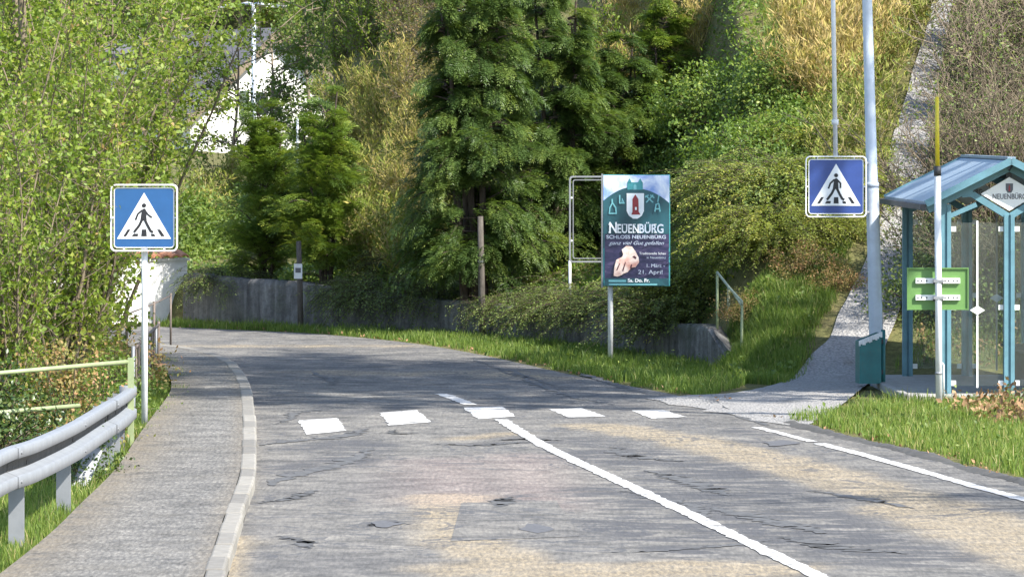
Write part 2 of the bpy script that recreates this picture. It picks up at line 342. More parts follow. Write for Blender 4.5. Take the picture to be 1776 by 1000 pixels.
class MB:
    def __init__(s): s.v = []; s.f = []
    def add(s, vs, fs):
        b = len(s.v); s.v += [tuple(p) for p in vs]; s.f += [tuple(i + b for i in f) for f in fs]; return s
    def box(s, x0, x1, y0, y1, z0, z1):
        return s.add([(x0,y0,z0),(x1,y0,z0),(x1,y1,z0),(x0,y1,z0),(x0,y0,z1),(x1,y0,z1),(x1,y1,z1),(x0,y1,z1)],
                     [(0,3,2,1),(4,5,6,7),(0,1,5,4),(1,2,6,5),(2,3,7,6),(3,0,4,7)])
    def bar(s, a, b, w, h=None, up=(0, 0, 1)):
        """rectangular bar from a to b, w across, h along up"""
        h = h or w; a = Vector(a); b = Vector(b); d = (b - a).normalized()
        u = Vector(up); u = (u - d * u.dot(d))
        if u.length < 1e-4: u = Vector((0, 1, 0)) - d * d.y
        u.normalize(); r = d.cross(u)
        q = [r * (sx * w / 2) + u * (sy * h / 2) for sx, sy in ((-1,-1),(1,-1),(1,1),(-1,1))]
        return s.add([a + x for x in q] + [b + x for x in q], [(0,3,2,1),(4,5,6,7),(0,1,5,4),(1,2,6,5),(2,3,7,6),(3,0,4,7)])
    def tube(s, pts, rad, n=10, cap=True):
        pts = [Vector(p) for p in pts]; m = len(pts)
        rads = rad if isinstance(rad, (list, tuple)) else [rad] * m
        vs = []; prev = None
        for i, p in enumerate(pts):
            d = (pts[min(i + 1, m - 1)] - pts[max(i - 1, 0)]).normalized()
            u = prev if prev is not None else (Vector((1, 0, 0)) if abs(d.x) < 0.9 else Vector((0, 1, 0)))
            u = (u - d * u.dot(d)).normalized(); prev = u; r = d.cross(u)
            for k in range(n):
                t = 2 * math.pi * k / n
                vs.append(p + (u * math.cos(t) + r * math.sin(t)) * rads[i])
        fs = [(i*n + k, i*n + (k+1) % n, (i+1)*n + (k+1) % n, (i+1)*n + k) for i in range(m - 1) for k in range(n)]
        if cap: fs += [tuple(range(n - 1, -1, -1)), tuple((m-1)*n + k for k in range(n))]
        return s.add(vs, fs)
    def prism(s, poly, y0, y1):
        """polygon in (x,z), extruded from y0 to y1"""
        n = len(poly)
        return s.add([(x, y0, z) for x, z in poly] + [(x, y1, z) for x, z in poly],
                     [tuple(range(n)), tuple(range(2*n - 1, n - 1, -1))] + [((k+1) % n, k, n + k, n + (k+1) % n) for k in range(n)])
    def mesh(s, name, smooth=False):
        me = bpy.data.meshes.new(name); me.from_pydata(s.v, [], s.f); me.update()
        if smooth:
            for p in me.polygons: p.use_smooth = len(p.vertices) == 4
        return me
    def build(s, name, mat, parent=None, smooth=False, bevel=0.0):
        o = link(name, s.mesh(name, smooth), mat, parent)
        if bevel:
            b = o.modifiers.new('bevel', 'BEVEL'); b.width = bevel; b.segments = 2; b.limit_method = 'ANGLE'
        return o
def copy_tree(o, parent=None):
    c = o.copy(); col.objects.link(c)
    if parent is not None: c.parent = parent
    for ch in list(o.children): copy_tree(ch, c)
    return c
def text_part(name, s, size, x, y, z, mat, parent, align='CENTER', bold=0.0, squeeze=1.0, shear=0.0):
    """flat lettering standing in the local xz plane, facing -y"""
    c = bpy.data.curves.new(name, 'FONT'); c.body = s; c.size = size; c.align_x = align; c.offset = bold; c.shear = shear
    c.extrude = 0.0008
    o = bpy.data.objects.new(name, c); col.objects.link(o)
    dg = bpy.context.evaluated_depsgraph_get(); me = bpy.data.meshes.new_from_object(o.evaluated_get(dg))
    bpy.data.objects.remove(o); bpy.data.curves.remove(c)
    me.transform(Matrix.Scale(squeeze, 4, (1, 0, 0)))
    me.transform(Matrix.Rotation(math.radians(90), 4, 'X')); me.transform(Matrix.Translation((x, y, z)))
    return link(name, me, mat, parent)

# ------------------------------------------------------------------ plan of the place
def P(px, py, d=None):
    """photo pixel to a point: on level ground, or at distance d"""
    if d is None: d = FPX * HC / (py - HZ)
    return Vector(((px - 888) / FPX * d, d, HC - (py - HZ) / FPX * d))
def smooth_line(pts, n=8):
    p = np.array(pts, float); p = np.vstack([2*p[0] - p[1], p, 2*p[-1] - p[-2]]); out = []
    for i in range(1, len(p) - 2):
        for t in np.arange(n) / n:
            a, b, c, d = p[i-1], p[i], p[i+1], p[i+2]
            out.append(0.5 * ((2*b) + (c - a)*t + (2*a - 5*b + 4*c - d)*t*t + (3*b - a - 3*c + d)*t**3))
    out.append(p[-2]); return np.array(out)
ROAD_R = smooth_line([(9.0,20),(6.9,30),(5.9,36),(4.29,43.5),(3.73,47.1),(2.95,51.2),(1.98,57),(0.77,62.2),(-0.44,68.0),(-1.5,71.8),(-2.75,74.5),(-3.95,76.0),(-5.1,77.1),(-7,78.8),(-10,80.5),(-14.5,82),(-22,83.3),(-45,84.5)])
ROAD_L = smooth_line([(-1.55,20),(-1.70,28),(-1.89,34.5),(-2.02,38.85),(-2.145,43.3),(-2.33,47.3),(-2.49,50.5),(-2.94,58.3),(-3.37,63.4),(-3.82,66.4),(-4.56,68.8),(-6.2,71.2),(-9,73.6),(-14,75.5),(-22,77),(-45,78)])
WALL = smooth_line([(2.45,65.0),(1.8,67.2),(1.1,69.4),(0.41,71.3),(-0.43,73.5),(-1.56,75.2),(-2.77,76.5),(-4.0,77.7),(-5.0,78.8)], 5)
HILL = np.vstack([[(3.1, 62.6)], WALL, [(-6, 80.2), (-9, 82.7), (-14, 84.6), (-22, 86), (-45, 87)]])
def sstep(a, b, x):
    t = np.clip((x - a) / (b - a), 0, 1); return t * t * (3 - 2 * t)
def seg_dist(x, y, line):
    best = np.full(np.shape(x), 1e9); sg = np.ones(np.shape(x))
    for (ax, ay), (bx, by) in zip(line[:-1], line[1:]):
        dx, dy = bx - ax, by - ay; L = dx*dx + dy*dy + 1e-12
        t = np.clip(((x - ax)*dx + (y - ay)*dy) / L, 0, 1)
        d = np.hypot(x - ax - t*dx, y - ay - t*dy)
        s = np.where(dx*(y - ay) - dy*(x - ax) < 0, 1.0, -1.0)
        m = d < best; best = np.where(m, d, best); sg = np.where(m, s, sg)
    return best * sg
def wave(x, y, s):
    return (np.sin(x*1.7*s + 1.3) * np.cos(y*1.3*s + 0.4) + 0.6*np.sin(x*3.1*s - y*2.3*s + 2.0) + 0.4*np.cos(x*5.3*s + y*4.1*s)) / 2
def height(x, y):
    x = np.asarray(x, float); y = np.asarray(y, float)
    tw = seg_dist(x, y, HILL)
    top = 0.40 + 0.22 * sstep(0, -5, x)
    f = sstep(-3.9, 0.3, x + 0.042 * (y - 80)) * (1 - 0.85 * sstep(105, 150, y))
    rise = 0.50 * np.clip(tw - 0.35, 0, 16) + 0.22 * np.clip(tw - 16.35, 0, 60)
    hl = np.where(tw > 0, sstep(0.02, 0.30, tw) * top + f * rise + 0.012 * np.clip(tw, 0, 130) , 0.0)
    hl = hl + 0.10 * np.clip(tw - 0.4, 0, 1) * wave(x, y, 0.9)
    up = np.clip(y - 60.6, 0, None); up = np.where(up < 1.2, up*up/2.4, up - 0.6)
    hr = 0.335 * np.minimum(up, 24) + 0.02 * np.clip(up - 24, 0, 100) + 0.05 * np.clip(x - 6.2, 0, 20) * sstep(61, 66, y)
    hr = hr + 0.05 * wave(x, y, 1.1) * sstep(0.1, 1.0, hr)
    b = sstep(2.35, 3.35, x)
    h = hl * (1 - b) + hr * b
    h = h + 0.34 * np.clip(y - 214, 0, 90)
    return h
def hgt(x, y): return float(height(np.array([x]), np.array([y]))[0])
def hit(px, py):
    """where the sight line through a photo pixel meets the terrain"""
    ds = np.concatenate([np.arange(30, 110, 0.05), np.arange(110, 330, 0.5)])
    X = (px - 888) / FPX * ds; Z = HC - (py - HZ) / FPX * ds
    b = np.nonzero(height(X, ds) >= Z)[0]
    d = ds[b[0]] if len(b) else 330
    x = (px - 888) / FPX * d
    return Vector((x, d, hgt(x, d)))
def at(px, d):
    x = (px - 888) / FPX * d; return Vector((x, d, hgt(x, d)))

# ------------------------------------------------------------------ the setting
def grid_mesh(xs, ys):
    X, Y = np.meshgrid(xs, ys); Z = height(X, Y) - 0.012
    V = np.stack([X, Y, Z], -1).reshape(-1, 3); nx = len(xs)
    i, j = np.meshgrid(np.arange(len(xs) - 1), np.arange(len(ys) - 1)); a = (j * nx + i).ravel()
    return np_mesh('ground', V, np.stack([a, a+1, a+nx+1, a+nx], -1), smooth=True)
xs = np.concatenate([[-400,-200,-120,-80,-60,-45], np.arange(-35,-12,1.0), np.arange(-12,-6,0.4), np.arange(-6,4,0.12), np.arange(4,9,0.3), np.arange(9,20,0.8), [21,24,28,34,42,60,90,140,220,400]])
ys = np.concatenate([[-60,-20,0,10,20,30,40], np.arange(45,60,0.5), np.arange(60,82,0.12), np.arange(82,100,0.4), np.arange(100,330,3.0), [350,400,500,700]])
g = link('ground', grid_mesh(xs, ys), M['soil']); tag(g, kind='structure')

def resample(line, n):
    s = np.concatenate([[0], np.cumsum(np.hypot(*np.diff(line, axis=0).T))])
    t = np.linspace(0, s[-1], n); return np.stack([np.interp(t, s, line[:, 0]), np.interp(t, s, line[:, 1])], -1)
def ribbon(A, B, nu, z, na=0.0, zfun=None):
    """sheet between two lines with the same number of points"""
    u = np.linspace(0, 1, nu + 1)[None, :, None]
    XY = A[:, None, :] * (1 - u) + B[:, None, :] * u
    V = np.concatenate([XY, np.full(XY.shape[:2] + (1,), z)], -1)
    if zfun is not None: V[..., 2] = zfun(V[..., 0], V[..., 1]) + z
    n, k = V.shape[:2]; i, j = np.meshgrid(np.arange(k - 1), np.arange(n - 1)); a = (j*k + i).ravel()
    return V.reshape(-1, 3), np.stack([a, a+1, a+k+1, a+k], -1)
A = resample(ROAD_L, 420); B = resample(ROAD_R, 420)
V, F = ribbon(A, B, 44, 0.0)
V[:, 2] = 0.0012 * wave(V[:, 0], V[:, 1], 0.35)
def near_line(pix, w, V=V):
    line = np.array([P(*p)[:2] for p in pix]); return np.exp(-(np.abs(seg_dist(V[:, 0], V[:, 1], line)) / w) ** 2)
worn = np.maximum.reduce([near_line([(1035,738),(1180,760),(1400,815),(1776,925),(2200,1060)], 0.42),
                          near_line([(880,985),(1050,990),(1250,985)], 0.7), 0.75*near_line([(1560,880),(1776,960),(2000,1040)], 0.45),
                          0.9*near_line([(780,860),(800,930),(900,985),(1010,1060)], 0.36),
                          0.55*near_line([(1000,985),(1250,1000),(1500,1010)], 0.35),
                          0.6*near_line([(560,645),(690,648)], 0.8), 0.6*near_line([(820,645),(940,655)], 0.8),
                          0.8*near_line([(420,930),(400,1000),(380,1080)], 0.14), 0.5*near_line([(800,760),(880,752)], 0.4),
                          0.5*near_line([(330,600),(700,600)], 0.7)])
pink = np.maximum(0.8*near_line([(780,800),(800,870)], 0.55), 0.8*near_line([(900,790),(930,880)], 0.4))
tar_shade = np.maximum.reduce([near_line([(1080,785),(1200,815),(1320,875),(1460,945),(1580,970)], 0.62), 0.9*near_line([(1060,850),(1180,900),(1300,940)], 0.5), 0.9*near_line([(480,820),(600,798),(640,770)], 0.35),  # right-lane lines put branch shadows into the colour, the others tar
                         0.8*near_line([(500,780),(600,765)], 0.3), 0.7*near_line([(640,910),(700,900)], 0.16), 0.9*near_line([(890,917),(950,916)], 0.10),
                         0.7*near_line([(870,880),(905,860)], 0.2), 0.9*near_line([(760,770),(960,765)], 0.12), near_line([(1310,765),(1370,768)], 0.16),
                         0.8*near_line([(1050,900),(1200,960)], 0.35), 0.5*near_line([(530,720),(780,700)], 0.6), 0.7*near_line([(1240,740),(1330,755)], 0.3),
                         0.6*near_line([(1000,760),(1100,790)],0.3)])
worn = sstep(0.22, 0.62, worn + 0.16*wave(V[:, 0]*1.5, V[:, 1]*0.7, 2.3)); tar_shade = sstep(0.18, 0.6, tar_shade)
road = link('road', np_mesh('road', V, F, attrs={'worn': worn, 'pink': pink, 'tar': tar_shade}, smooth=True), M['road']); tag(road, kind='structure')

# asphalt repair patches lying on the carriageway
def flat_poly(pix, z): return [(*P(*p)[:2], z) for p in pix]
def patch(name, pix, mat, z, parent):
    v = flat_poly(pix, z); return MB().add(v, [tuple(range(len(v)))]).build(name, mat, parent)
M['patch'] = m_plain('fresh_asphalt_patch', (0.085, 0.085, 0.09), 0.85, 0, 0.25, 20)
for cx_, cy_, rx_p, ry_p in ((930, 916, 27, 7), (1353, 769, 28, 4.5), (668, 909, 24, 5)):
    patch('repair_patch', [(cx_ + rx_p*math.cos(t)*(1 + 0.28*math.sin(3.1*t + cx_)), cy_ + ry_p*math.sin(t)*(1 + 0.3*math.sin(2.3*t + cy_))) for t in np.linspace(0, 2*math.pi, 19)[:-1]], M['patch'], 0.0060, road)
# resurfaced panel with straight edges and tarred cracks
patch('resurfaced_panel', [(782, 938), (800, 872), (965, 868), (1005, 930)], M['road'], 0.0032, road)
M['tarline'] = m_plain('tar_line', (0.075, 0.074, 0.074), 0.8, 0, 0.5, 7, 0.6, (0.17, 0.165, 0.155))
def tar_crack(pts, w0, seed):
    r = np.random.default_rng(seed); L = resample(smooth_line([P(*p)[:2] for p in pts], 8), 46)
    L = L + np.cumsum(r.normal(0, 0.02, L.shape), 0)*0.6 + r.normal(0, 0.02, L.shape); t = np.gradient(L, axis=0); t /= np.linalg.norm(t, axis=1)[:, None] + 1e-9; nn = np.stack([-t[:, 1], t[:, 0]], -1)
    w = 0.85 * w0 * np.clip(r.normal(1, 0.45, (len(L), 1)), 0.15, 2.2) * np.sin(np.linspace(0.15, math.pi - 0.15, len(L)))[:, None]
    Vt, Ft = ribbon(L + nn*w/2, L - nn*w/2, 1, 0.0043); link('tar_crack', np_mesh('tar_crack', Vt, Ft), M['tarline'], road)
for i_, (pts, w_) in enumerate((([(455,772),(520,764),(600,757),(645,742)], .20), ([(470,842),(540,818),(610,802),(655,776)], .22), ([(455,872),(500,862),(545,850)], .16), ([(755,770),(850,772),(935,766)], .14), ([(865,763),(905,762),(940,763)], .18),
        ([(945,775),(1000,792),(1052,806)], .10), ([(545,644),(562,655),(580,668)], .10), ([(870,640),(940,668),(1000,690),(1060,702)], .10), ([(1200,698),(1270,718),(1340,742)], .16), ([(1030,958),(1180,952),(1330,938)], .10), ([(1060,775),(1110,790),(1190,800)], .22),
        ([(1120,815),(1220,838),(1290,860)], .25), ([(1240,880),(1330,905),(1420,925)], .28), ([(1350,930),(1450,950),(1560,960)], .24), ([(640,912),(672,905),(700,908)], .14), ([(1080,850),(1150,870),(1180,900)], .16), ([(480,930),(510,938),(520,952)], .14), ([(860,880),(885,868),(905,862)], .2),
        ([(690,745),(700,752),(735,750)], .10), ([(480,735),(520,716),(600,712)], .12), ([(980,640),(1040,660),(1130,684)], .12), ([(1400,850),(1480,862),(1560,880)], .16), ([(820,620),(900,650),(960,668)], .1))):
    tar_crack(pts, w_, 40 + i_)
# painted markings, cut into a fine grid so that the edges run ragged
def marking(name, quad, nu=10, nv=14, z=0.0052, jit=0.009):
    q = [np.array(P(*p)[:2]) for p in quad]; u = np.linspace(0, 1, nu + 1); v = np.linspace(0, 1, nv + 1)
    Vv = []
    for b in v:
        for a in u:
            p = (q[0]*(1-a) + q[1]*a)*(1-b) + (q[3]*(1-a) + q[2]*a)*b
            if a in (0, 1) or b in (0, 1): p = p + rng.normal(0, jit, 2)
            Vv.append((p[0], p[1], z))
    k = nu + 1; Ff = [(j*k+i, j*k+i+1, (j+1)*k+i+1, (j+1)*k+i) for j in range(nv) for i in range(nu)]
    return link(name, np_mesh(name, Vv, Ff), M['paint'], road)
for q in ([(519,729),(586,725),(601,747),(530,754)], [(659,716),(723,711),(749,732),(675,738)], [(803,707),(872,705),(894,722),(830,727)],
          [(953,710),(1010,708),(1050,722),(985,724)], [(1095,712),(1150,711),(1190,723),(1130,726)]):
    marking('crossing_stripe', q)
def line_marking(name, pts, w, jit=0.008):
    L = smooth_line([P(*p)[:2] for p in pts], 6); L = resample(L, max(8, int(np.sum(np.hypot(*np.diff(L, axis=0).T)) / 0.12)))
    t = np.gradient(L, axis=0); t /= np.linalg.norm(t, axis=1)[:, None]; nrm = np.stack([-t[:, 1], t[:, 0]], -1)
    j1 = rng.normal(0, jit, (len(L), 1)); j2 = rng.normal(0, jit, (len(L), 1))
    Vv, Ff = ribbon(L + nrm * (w/2 + j1), L - nrm * (w/2 + j2), 2, 0.0056); return link(name, np_mesh(name, Vv, Ff), M['paint'], road)
line_marking('centre_line', [(868,727),(935,768),(1000,800),(1200,893),(1420,1000),(1800,1180)], 0.135)
line_marking('centre_line', [(764,683),(788,691),(816,702)], 0.14)
line_marking('edge_line', [(1312,741),(1360,753),(1408,766)], 0.10)
line_marking('edge_line', [(1422,769),(1520,795),(1640,829),(1776,866),(2000,925),(2300,1000)], 0.13)

# footpath behind a kerb of separate stones
def offset_line(L, d):
    t = np.gradient(L, axis=0); t /= np.linalg.norm(t, axis=1)[:, None]
    return L + np.stack([-t[:, 1], t[:, 0]], -1) * d
KERB_END = int(np.argmax(ROAD_L[:, 1] > 73.4))
FP_OUT = smooth_line([(-3.45,20),(-3.40,28),(-3.30,36),(-3.32,40),(-3.36,44),(-3.50,48.5),(-3.60,52),(-3.75,57),(-4.05,61),(-4.55,65.5),(-5.2,68.9),(-6.9,72.2),(-9.6,74.9)], 8)
n_fp = 160
KI2 = resample(offset_line(ROAD_L, 0.13)[:KERB_END], n_fp); FO = resample(FP_OUT, n_fp)
Vf, Ff = ribbon(KI2, FO, 16, 0.092)
do = np.abs(seg_dist(Vf[:, 0], Vf[:, 1], FO)); di = np.abs(seg_dist(Vf[:, 0], Vf[:, 1], KI2))
soil_edge = np.maximum(np.exp(-(do/0.30)**2), 0.6*np.exp(-(di/0.10)**2))
fp = link('footpath', np_mesh('footpath', Vf, Ff, attrs={'earth': soil_edge}, smooth=True), M['footpath']); tag(fp, kind='structure')
kerb = empty('kerb'); tag(kerb, kind='structure')
Lk = ROAD_L[:KERB_END]; s = np.concatenate([[0], np.cumsum(np.hypot(*np.diff(Lk, axis=0).T))])
def on(L, s, t): return np.array([np.interp(t, s, L[:, 0]), np.interp(t, s, L[:, 1])])
pos = 6.0
while pos + 1.0 < s[-1]:
    ln = 0.965; a = on(Lk, s, pos); b = on(Lk, s, pos + ln); d = (b - a) / np.linalg.norm(b - a); nn = np.array([-d[1], d[0]])
    z1 = 0.098 + random.uniform(-0.006, 0.006); o1 = random.uniform(-0.008, 0.008); w = 0.135
    p = [a + nn*o1, b + nn*o1, b + nn*(o1+w), a + nn*(o1+w)]
    MB().add([(q[0], q[1], -0.05) for q in p] + [(q[0], q[1], z1) for q in p],
             [(0,3,2,1),(4,5,6,7),(0,1,5,4),(1,2,6,5),(2,3,7,6),(3,0,4,7)]).build('kerb_stone', M['kerb'], kerb, bevel=0.018)
    pos += 1.0

# rough tar edge along the right side of the carriageway
Lr = resample(ROAD_R[10:52], 260); Lr = Lr[(Lr[:, 1] < 52.4)]
vv = []; ff = []
prof = [(-0.09, 0.002), (-0.05, 0.012), (0.0, 0.024), (0.06, 0.022), (0.12, -0.02)]
Lo = np.gradient(Lr, axis=0); Lo /= np.linalg.norm(Lo, axis=1)[:, None]
for i, (p, t) in enumerate(zip(Lr, Lo)):
    nn = np.array([t[1], -t[0]]); w = 1 + 0.25*math.sin(i*0.31) + random.uniform(-.3, .3); hz = 0.75 + 0.35*math.sin(i*0.17 + 1) + random.uniform(-0.35, 0.35)
    for o_, z_ in prof: vv.append((*(p + nn * (o_ * w + 0.02)), z_ * hz if z_ > 0 else z_))
for i in range(len(Lr) - 1):
    for k in range(4): ff.append((i*5+k, i*5+k+1, (i+1)*5+k+1, (i+1)*5+k))
tag(link('road_edge', np_mesh('road_edge', vv, ff), M['berm']), kind='structure')

# gravel path that climbs the slope
PL = [(1120,691),(1205,688),(1290,682),(1390,640),(1437,592),(1455,545),(1480,500),(1512,430),(1530,370),(1540,300),(1548,240),(1572,170),(1588,110),(1610,40),(1625,-30)]
PR = [(1360,739),(1405,735),(1450,712),(1500,672),(1530,620),(1556,555),(1572,500),(1592,430),(1602,370),(1608,300),(1614,240),(1626,170),(1634,110),(1646,40),(1660,-30)]
pl = np.array([hit(*p)[:2] for p in PL]); pr = np.array([hit(*p)[:2] for p in PR])
pl = resample(smooth_line(pl, 5), 110); pr = resample(smooth_line(pr, 5), 110)
Vp, Fp = ribbon(pl, pr, 12, 0.016, zfun=height)
Vp[:, 2] += 0.012 * rng.random(len(Vp)); Vp[:39, :2] += rng.normal(0, 0.07, (39, 2)); Vp[:13, 2] = 0.006; Vp[13:26, 2] = 0.012
tag(link('gravel_path', np_mesh('gravel_path', Vp, Fp, smooth=True), M['gravel']), kind='structure')
PATHC = (pl + pr) / 2; PATHW = np.linalg.norm(pl - pr, axis=1) / 2
def on_path(x, y, m=0.0):
    d = np.full(np.shape(x), 1e9)
    for (cx, cy), w in zip(PATHC[::2], PATHW[::2]): d = np.minimum(d, np.hypot(x - cx, (y - cy) * 0.6) - np.minimum(w, 0.62))
    return d < m

# ------------------------------------------------------------------ foliage generators (numpy)
def unit(a): return a / (np.linalg.norm(a, axis=-1, keepdims=True) + 1e-9)
def rdir(n, r): return unit(r.normal(size=(n, 3)))
def kites(Pn, D, Nn, L, W, fold=0.12):
    """leaves: two triangles folded along the midrib"""
    n = len(Pn); D = unit(D); S = unit(np.cross(D, Nn)); U = np.cross(S, D)
    L = np.broadcast_to(L, (n,))[:, None]; W = np.broadcast_to(W, (n,))[:, None]
    v = np.stack([Pn, Pn + D*L*0.45 + S*W/2 + U*W*fold, Pn + D*L, Pn + D*L*0.45 - S*W/2 + U*W*fold], 1)
    b = (np.arange(n) * 4)[:, None]
    return v.reshape(-1, 3), np.concatenate([b + [0, 1, 2], b + [0, 2, 3]], 0)
class Tubes:
    """many thin tapering branches in one mesh"""
    def __init__(s, n=4): s.V = []; s.F = []; s.c = 0; s.n = n
    def add(s, pts, r0, r1):
        pts = np.asarray(pts, float); m = len(pts); n = s.n
        d = unit(np.gradient(pts, axis=0)); ref = np.array([0.31, 0.93, 0.2]) if abs(d[0][2]) > 0.8 else np.array([0, 0.1, 1.0])
        u = unit(np.cross(d, ref)); w = np.cross(d, u); rr = np.linspace(r0, r1, m)[:, None, None]
        t = np.arange(n) * 2*np.pi/n
        ring = pts[:, None, :] + (u[:, None, :]*np.cos(t)[None, :, None] + w[:, None, :]*np.sin(t)[None, :, None]) * rr
        s.V.append(ring.reshape(-1, 3)); i, k = np.meshgrid(np.arange(m - 1), np.arange(n), indexing='ij'); i = i.ravel(); k = k.ravel()
        s.F.append(s.c + np.stack([i*n + k, i*n + (k+1) % n, (i+1)*n + (k+1) % n, (i+1)*n + k], -1)); s.c += m*n
    def mesh(s, name): return np_mesh(name, np.vstack(s.V), np.vstack(s.F), smooth=True)
def curve(p, d, L, m, r, droop=0.0, wander=0.15):
    pts = [np.array(p, float)]; d = np.array(d, float)
    for i in range(m - 1):
        d = unit(d + r.normal(0, wander, 3) + np.array([0, 0, -droop])); pts.append(pts[-1] + d * L/(m-1))
    return np.array(pts)
def interp_pts(pts, t):
    m = len(pts) - 1; f = np.clip(t, 0, 0.999) * m; i = f.astype(int); a = (f - i)[:, None]
    return pts[i]*(1-a) + pts[i+1]*a, unit(pts[i+1] - pts[i])

def gen_shrub(h, spread, nstem, ntwig, nleaf, leaf, seed, tmu=0.5, low=0.05, stem_r=0.018, twig_len=(0.3, 0.8), droop=0.02, aspect=0.62, upl=0.0):
    """multi-stemmed leafing shrub: stems, side twigs, leaves set along the twigs"""
    r = np.random.default_rng(seed); T = Tubes(4); LP = []; LD = []; LT = []
    for k in range(nstem):
        a = r.uniform(0, 2*np.pi); lean = r.uniform(0.05, 0.55) * spread / h * 1.5
        b = np.array([np.cos(a), np.sin(a), 0]) * r.uniform(0, 0.25) * spread
        hh = h * r.uniform(0.55, 1.0)
        st = curve(b, [np.cos(a)*lean, np.sin(a)*lean, 1], hh, 9, r, droop, 0.10); T.add(st, stem_r*r.uniform(0.6, 1.3), 0.004)
        nt_ = max(3, int(ntwig * hh / h)); ts = low + (1 - low) * r.random(nt_) ** 0.8
        q, d = interp_pts(st, ts)
        for j in range(nt_):
            sd = unit(unit(r.normal(size=3)) * [1, 1, 0.5] + d[j]*0.6 + [0, 0, 0.25])
            L = r.uniform(*twig_len) * (1.15 - 0.6*ts[j]); tw = curve(q[j], sd, L, 5, r, droop*2, 0.22); T.add(tw, 0.005, 0.0018)
            n = max(2, r.poisson(nleaf)); tt = r.random(n)**0.7; lp, ld = interp_pts(tw, tt)
            base = np.clip(r.normal(tmu, 0.14), 0, 1)
            LP.append(lp + r.normal(0, 0.035, (n, 3))); LD.append(ld*0.5 + rdir(n, r)); LT.append(np.clip(base + r.normal(0, 0.13, n), 0, 1))
    LP = np.vstack(LP); LD = np.vstack(LD); LT = np.concatenate(LT); n = len(LP)
    nn = rdir(n, r) + [0, 0, 0.6]; ln = leaf * r.uniform(0.6, 1.3, n)
    V, F = kites(LP, LD + [0, 0, upl], nn, ln, ln*aspect)
    return T, (V, F, np.repeat(LT, 4))

def gen_yew(h, rad, seed, nb=70, spray=0.20, per=26, lo=0.04, tops=3, tmu=0.45, up=0.5):
    """yew: boughs that rise and hang over at the tip, each bearing feathered sprays"""
    r = np.random.default_rng(seed); T = Tubes(5); SP = []; SD = []; SN = []; ST = []
    ct = [np.array([0.0, 0, 0])] + [np.array([*r.uniform(-0.45, 0.45, 2) * rad, 0]) for _ in range(tops - 1)]
    th = [h] + [h * r.uniform(0.72, 0.95) for _ in range(tops - 1)]
    for c, H in zip(ct, th): T.add(curve(c*0.3, unit(np.array([c[0]*0.5, c[1]*0.5, H])), H*0.96, 8, r, 0, 0.04), 0.05*h/4, 0.012)
    for k in range(nb):
        i = r.integers(0, tops); c, H = ct[i], th[i]; t = lo + (1 - lo) * r.random()**0.9
        R = rad * (0.14 + 1.06 * (1 - t)**0.85) * r.uniform(0.65, 1.18) * (0.62 if i else 0.9) * min(1, 0.55 + t*3)
        a = r.uniform(0, 2*np.pi); o = c*(0.3 + 0.7*t) + [0, 0, t*H*0.95]
        bo = curve(o, [np.cos(a), np.sin(a), up * r.uniform(0.4, 1.4)], R*1.1, 7, r, 0.16, 0.10); T.add(bo, 0.016, 0.004)
        n = int(per * (0.5 + R/rad)); tt = 0.22 + 0.78 * r.random(n)**0.75; q, d = interp_pts(bo, tt)
        off = rdir(n, r) * [1, 1, 0.6] * (0.07 + 0.14*R)
        SP.append(q + off * 0.8); SD.append(d*1.3 + off*2.6 + [0, 0, 0.05]); SN.append(rdir(n, r)*0.5 + [0, 0, 1])
        ST.append(np.clip(r.normal(tmu, 0.12) + r.normal(0, 0.12, n), 0, 1))
    SP = np.vstack(SP); SD = unit(np.vstack(SD)); SN = np.vstack(SN); ST = np.concatenate(ST); n = len(SP)
    S = unit(np.cross(SD, SN)); U = np.cross(S, SD); L = spray * r.uniform(0.6, 1.35, n)
    V = []; F = []; TT = []; c = 0
    for s_ in np.linspace(0.06, 1.0, 6):
        for side in (-1, 1):
            q = SP + SD * (L * s_)[:, None] - U * (0.42 * L * s_**2)[:, None]
            d = SD * 0.75 + S * side * (1.0 - 0.55*s_) - U * 0.25*s_ + r.normal(0, 0.12, (n, 3))
            ln = spray * (0.62 - 0.30*s_) * r.uniform(0.8, 1.2, n)
            v, f = kites(q, d, U + r.normal(0, 0.25, (n, 3)), ln, spray*0.092); V.append(v); F.append(f + c); c += len(v)
            TT.append(np.repeat(np.clip(ST + 0.18*(s_ - 0.45), 0, 1), 4))
    return T, (np.vstack(V), np.vstack(F), np.concatenate(TT))

def gen_mound(rx, ry, rz, nclump, per, leaf, seed, tmu=0.5, spread=0.16, aspect=0.6):
    """dense broad-leaved bush: leaf clumps on branch ends over a lumpy body"""
    r = np.random.default_rng(seed); T = Tubes(4); LP = []; LD = []; LT = []; NN = []
    for k in range(nclump):
        d = rdir(1, r)[0]; d[2] = abs(d[2]) * 0.95 - 0.12; d = unit(d); e = r.uniform(0.62, 1.12) if r.random() < 0.8 else r.uniform(0.25, 0.7)
        c = d * [rx, ry, rz] * e
        if k % 2 == 0: T.add(curve([0, 0, -0.05], unit(c + [0, 0, 0.3*rz]), np.linalg.norm(c), 5, r, 0.08, 0.08), 0.012, 0.003)
        n = r.poisson(per); s = spread * r.uniform(0.6, 1.3)
        LP.append(c + r.normal(0, 1, (n, 3)) * s * [1, 1, 0.75]); LD.append(d*0.5 + rdir(n, r)*0.9 + [0, 0, -0.15]); NN.append(d + [0, 0, 0.5] + rdir(n, r)*0.7)
        LT.append(np.clip(r.normal(tmu, 0.15) + r.normal(0, 0.13, n), 0, 1))
    LP = np.vstack(LP); LD = np.vstack(LD); NN = np.vstack(NN); LT = np.concatenate(LT); n = len(LP)
    ln = leaf * r.uniform(0.6, 1.3, n); V, F = kites(LP, LD, NN, ln, ln*aspect)
    return T, (V, F, np.repeat(LT, 4))

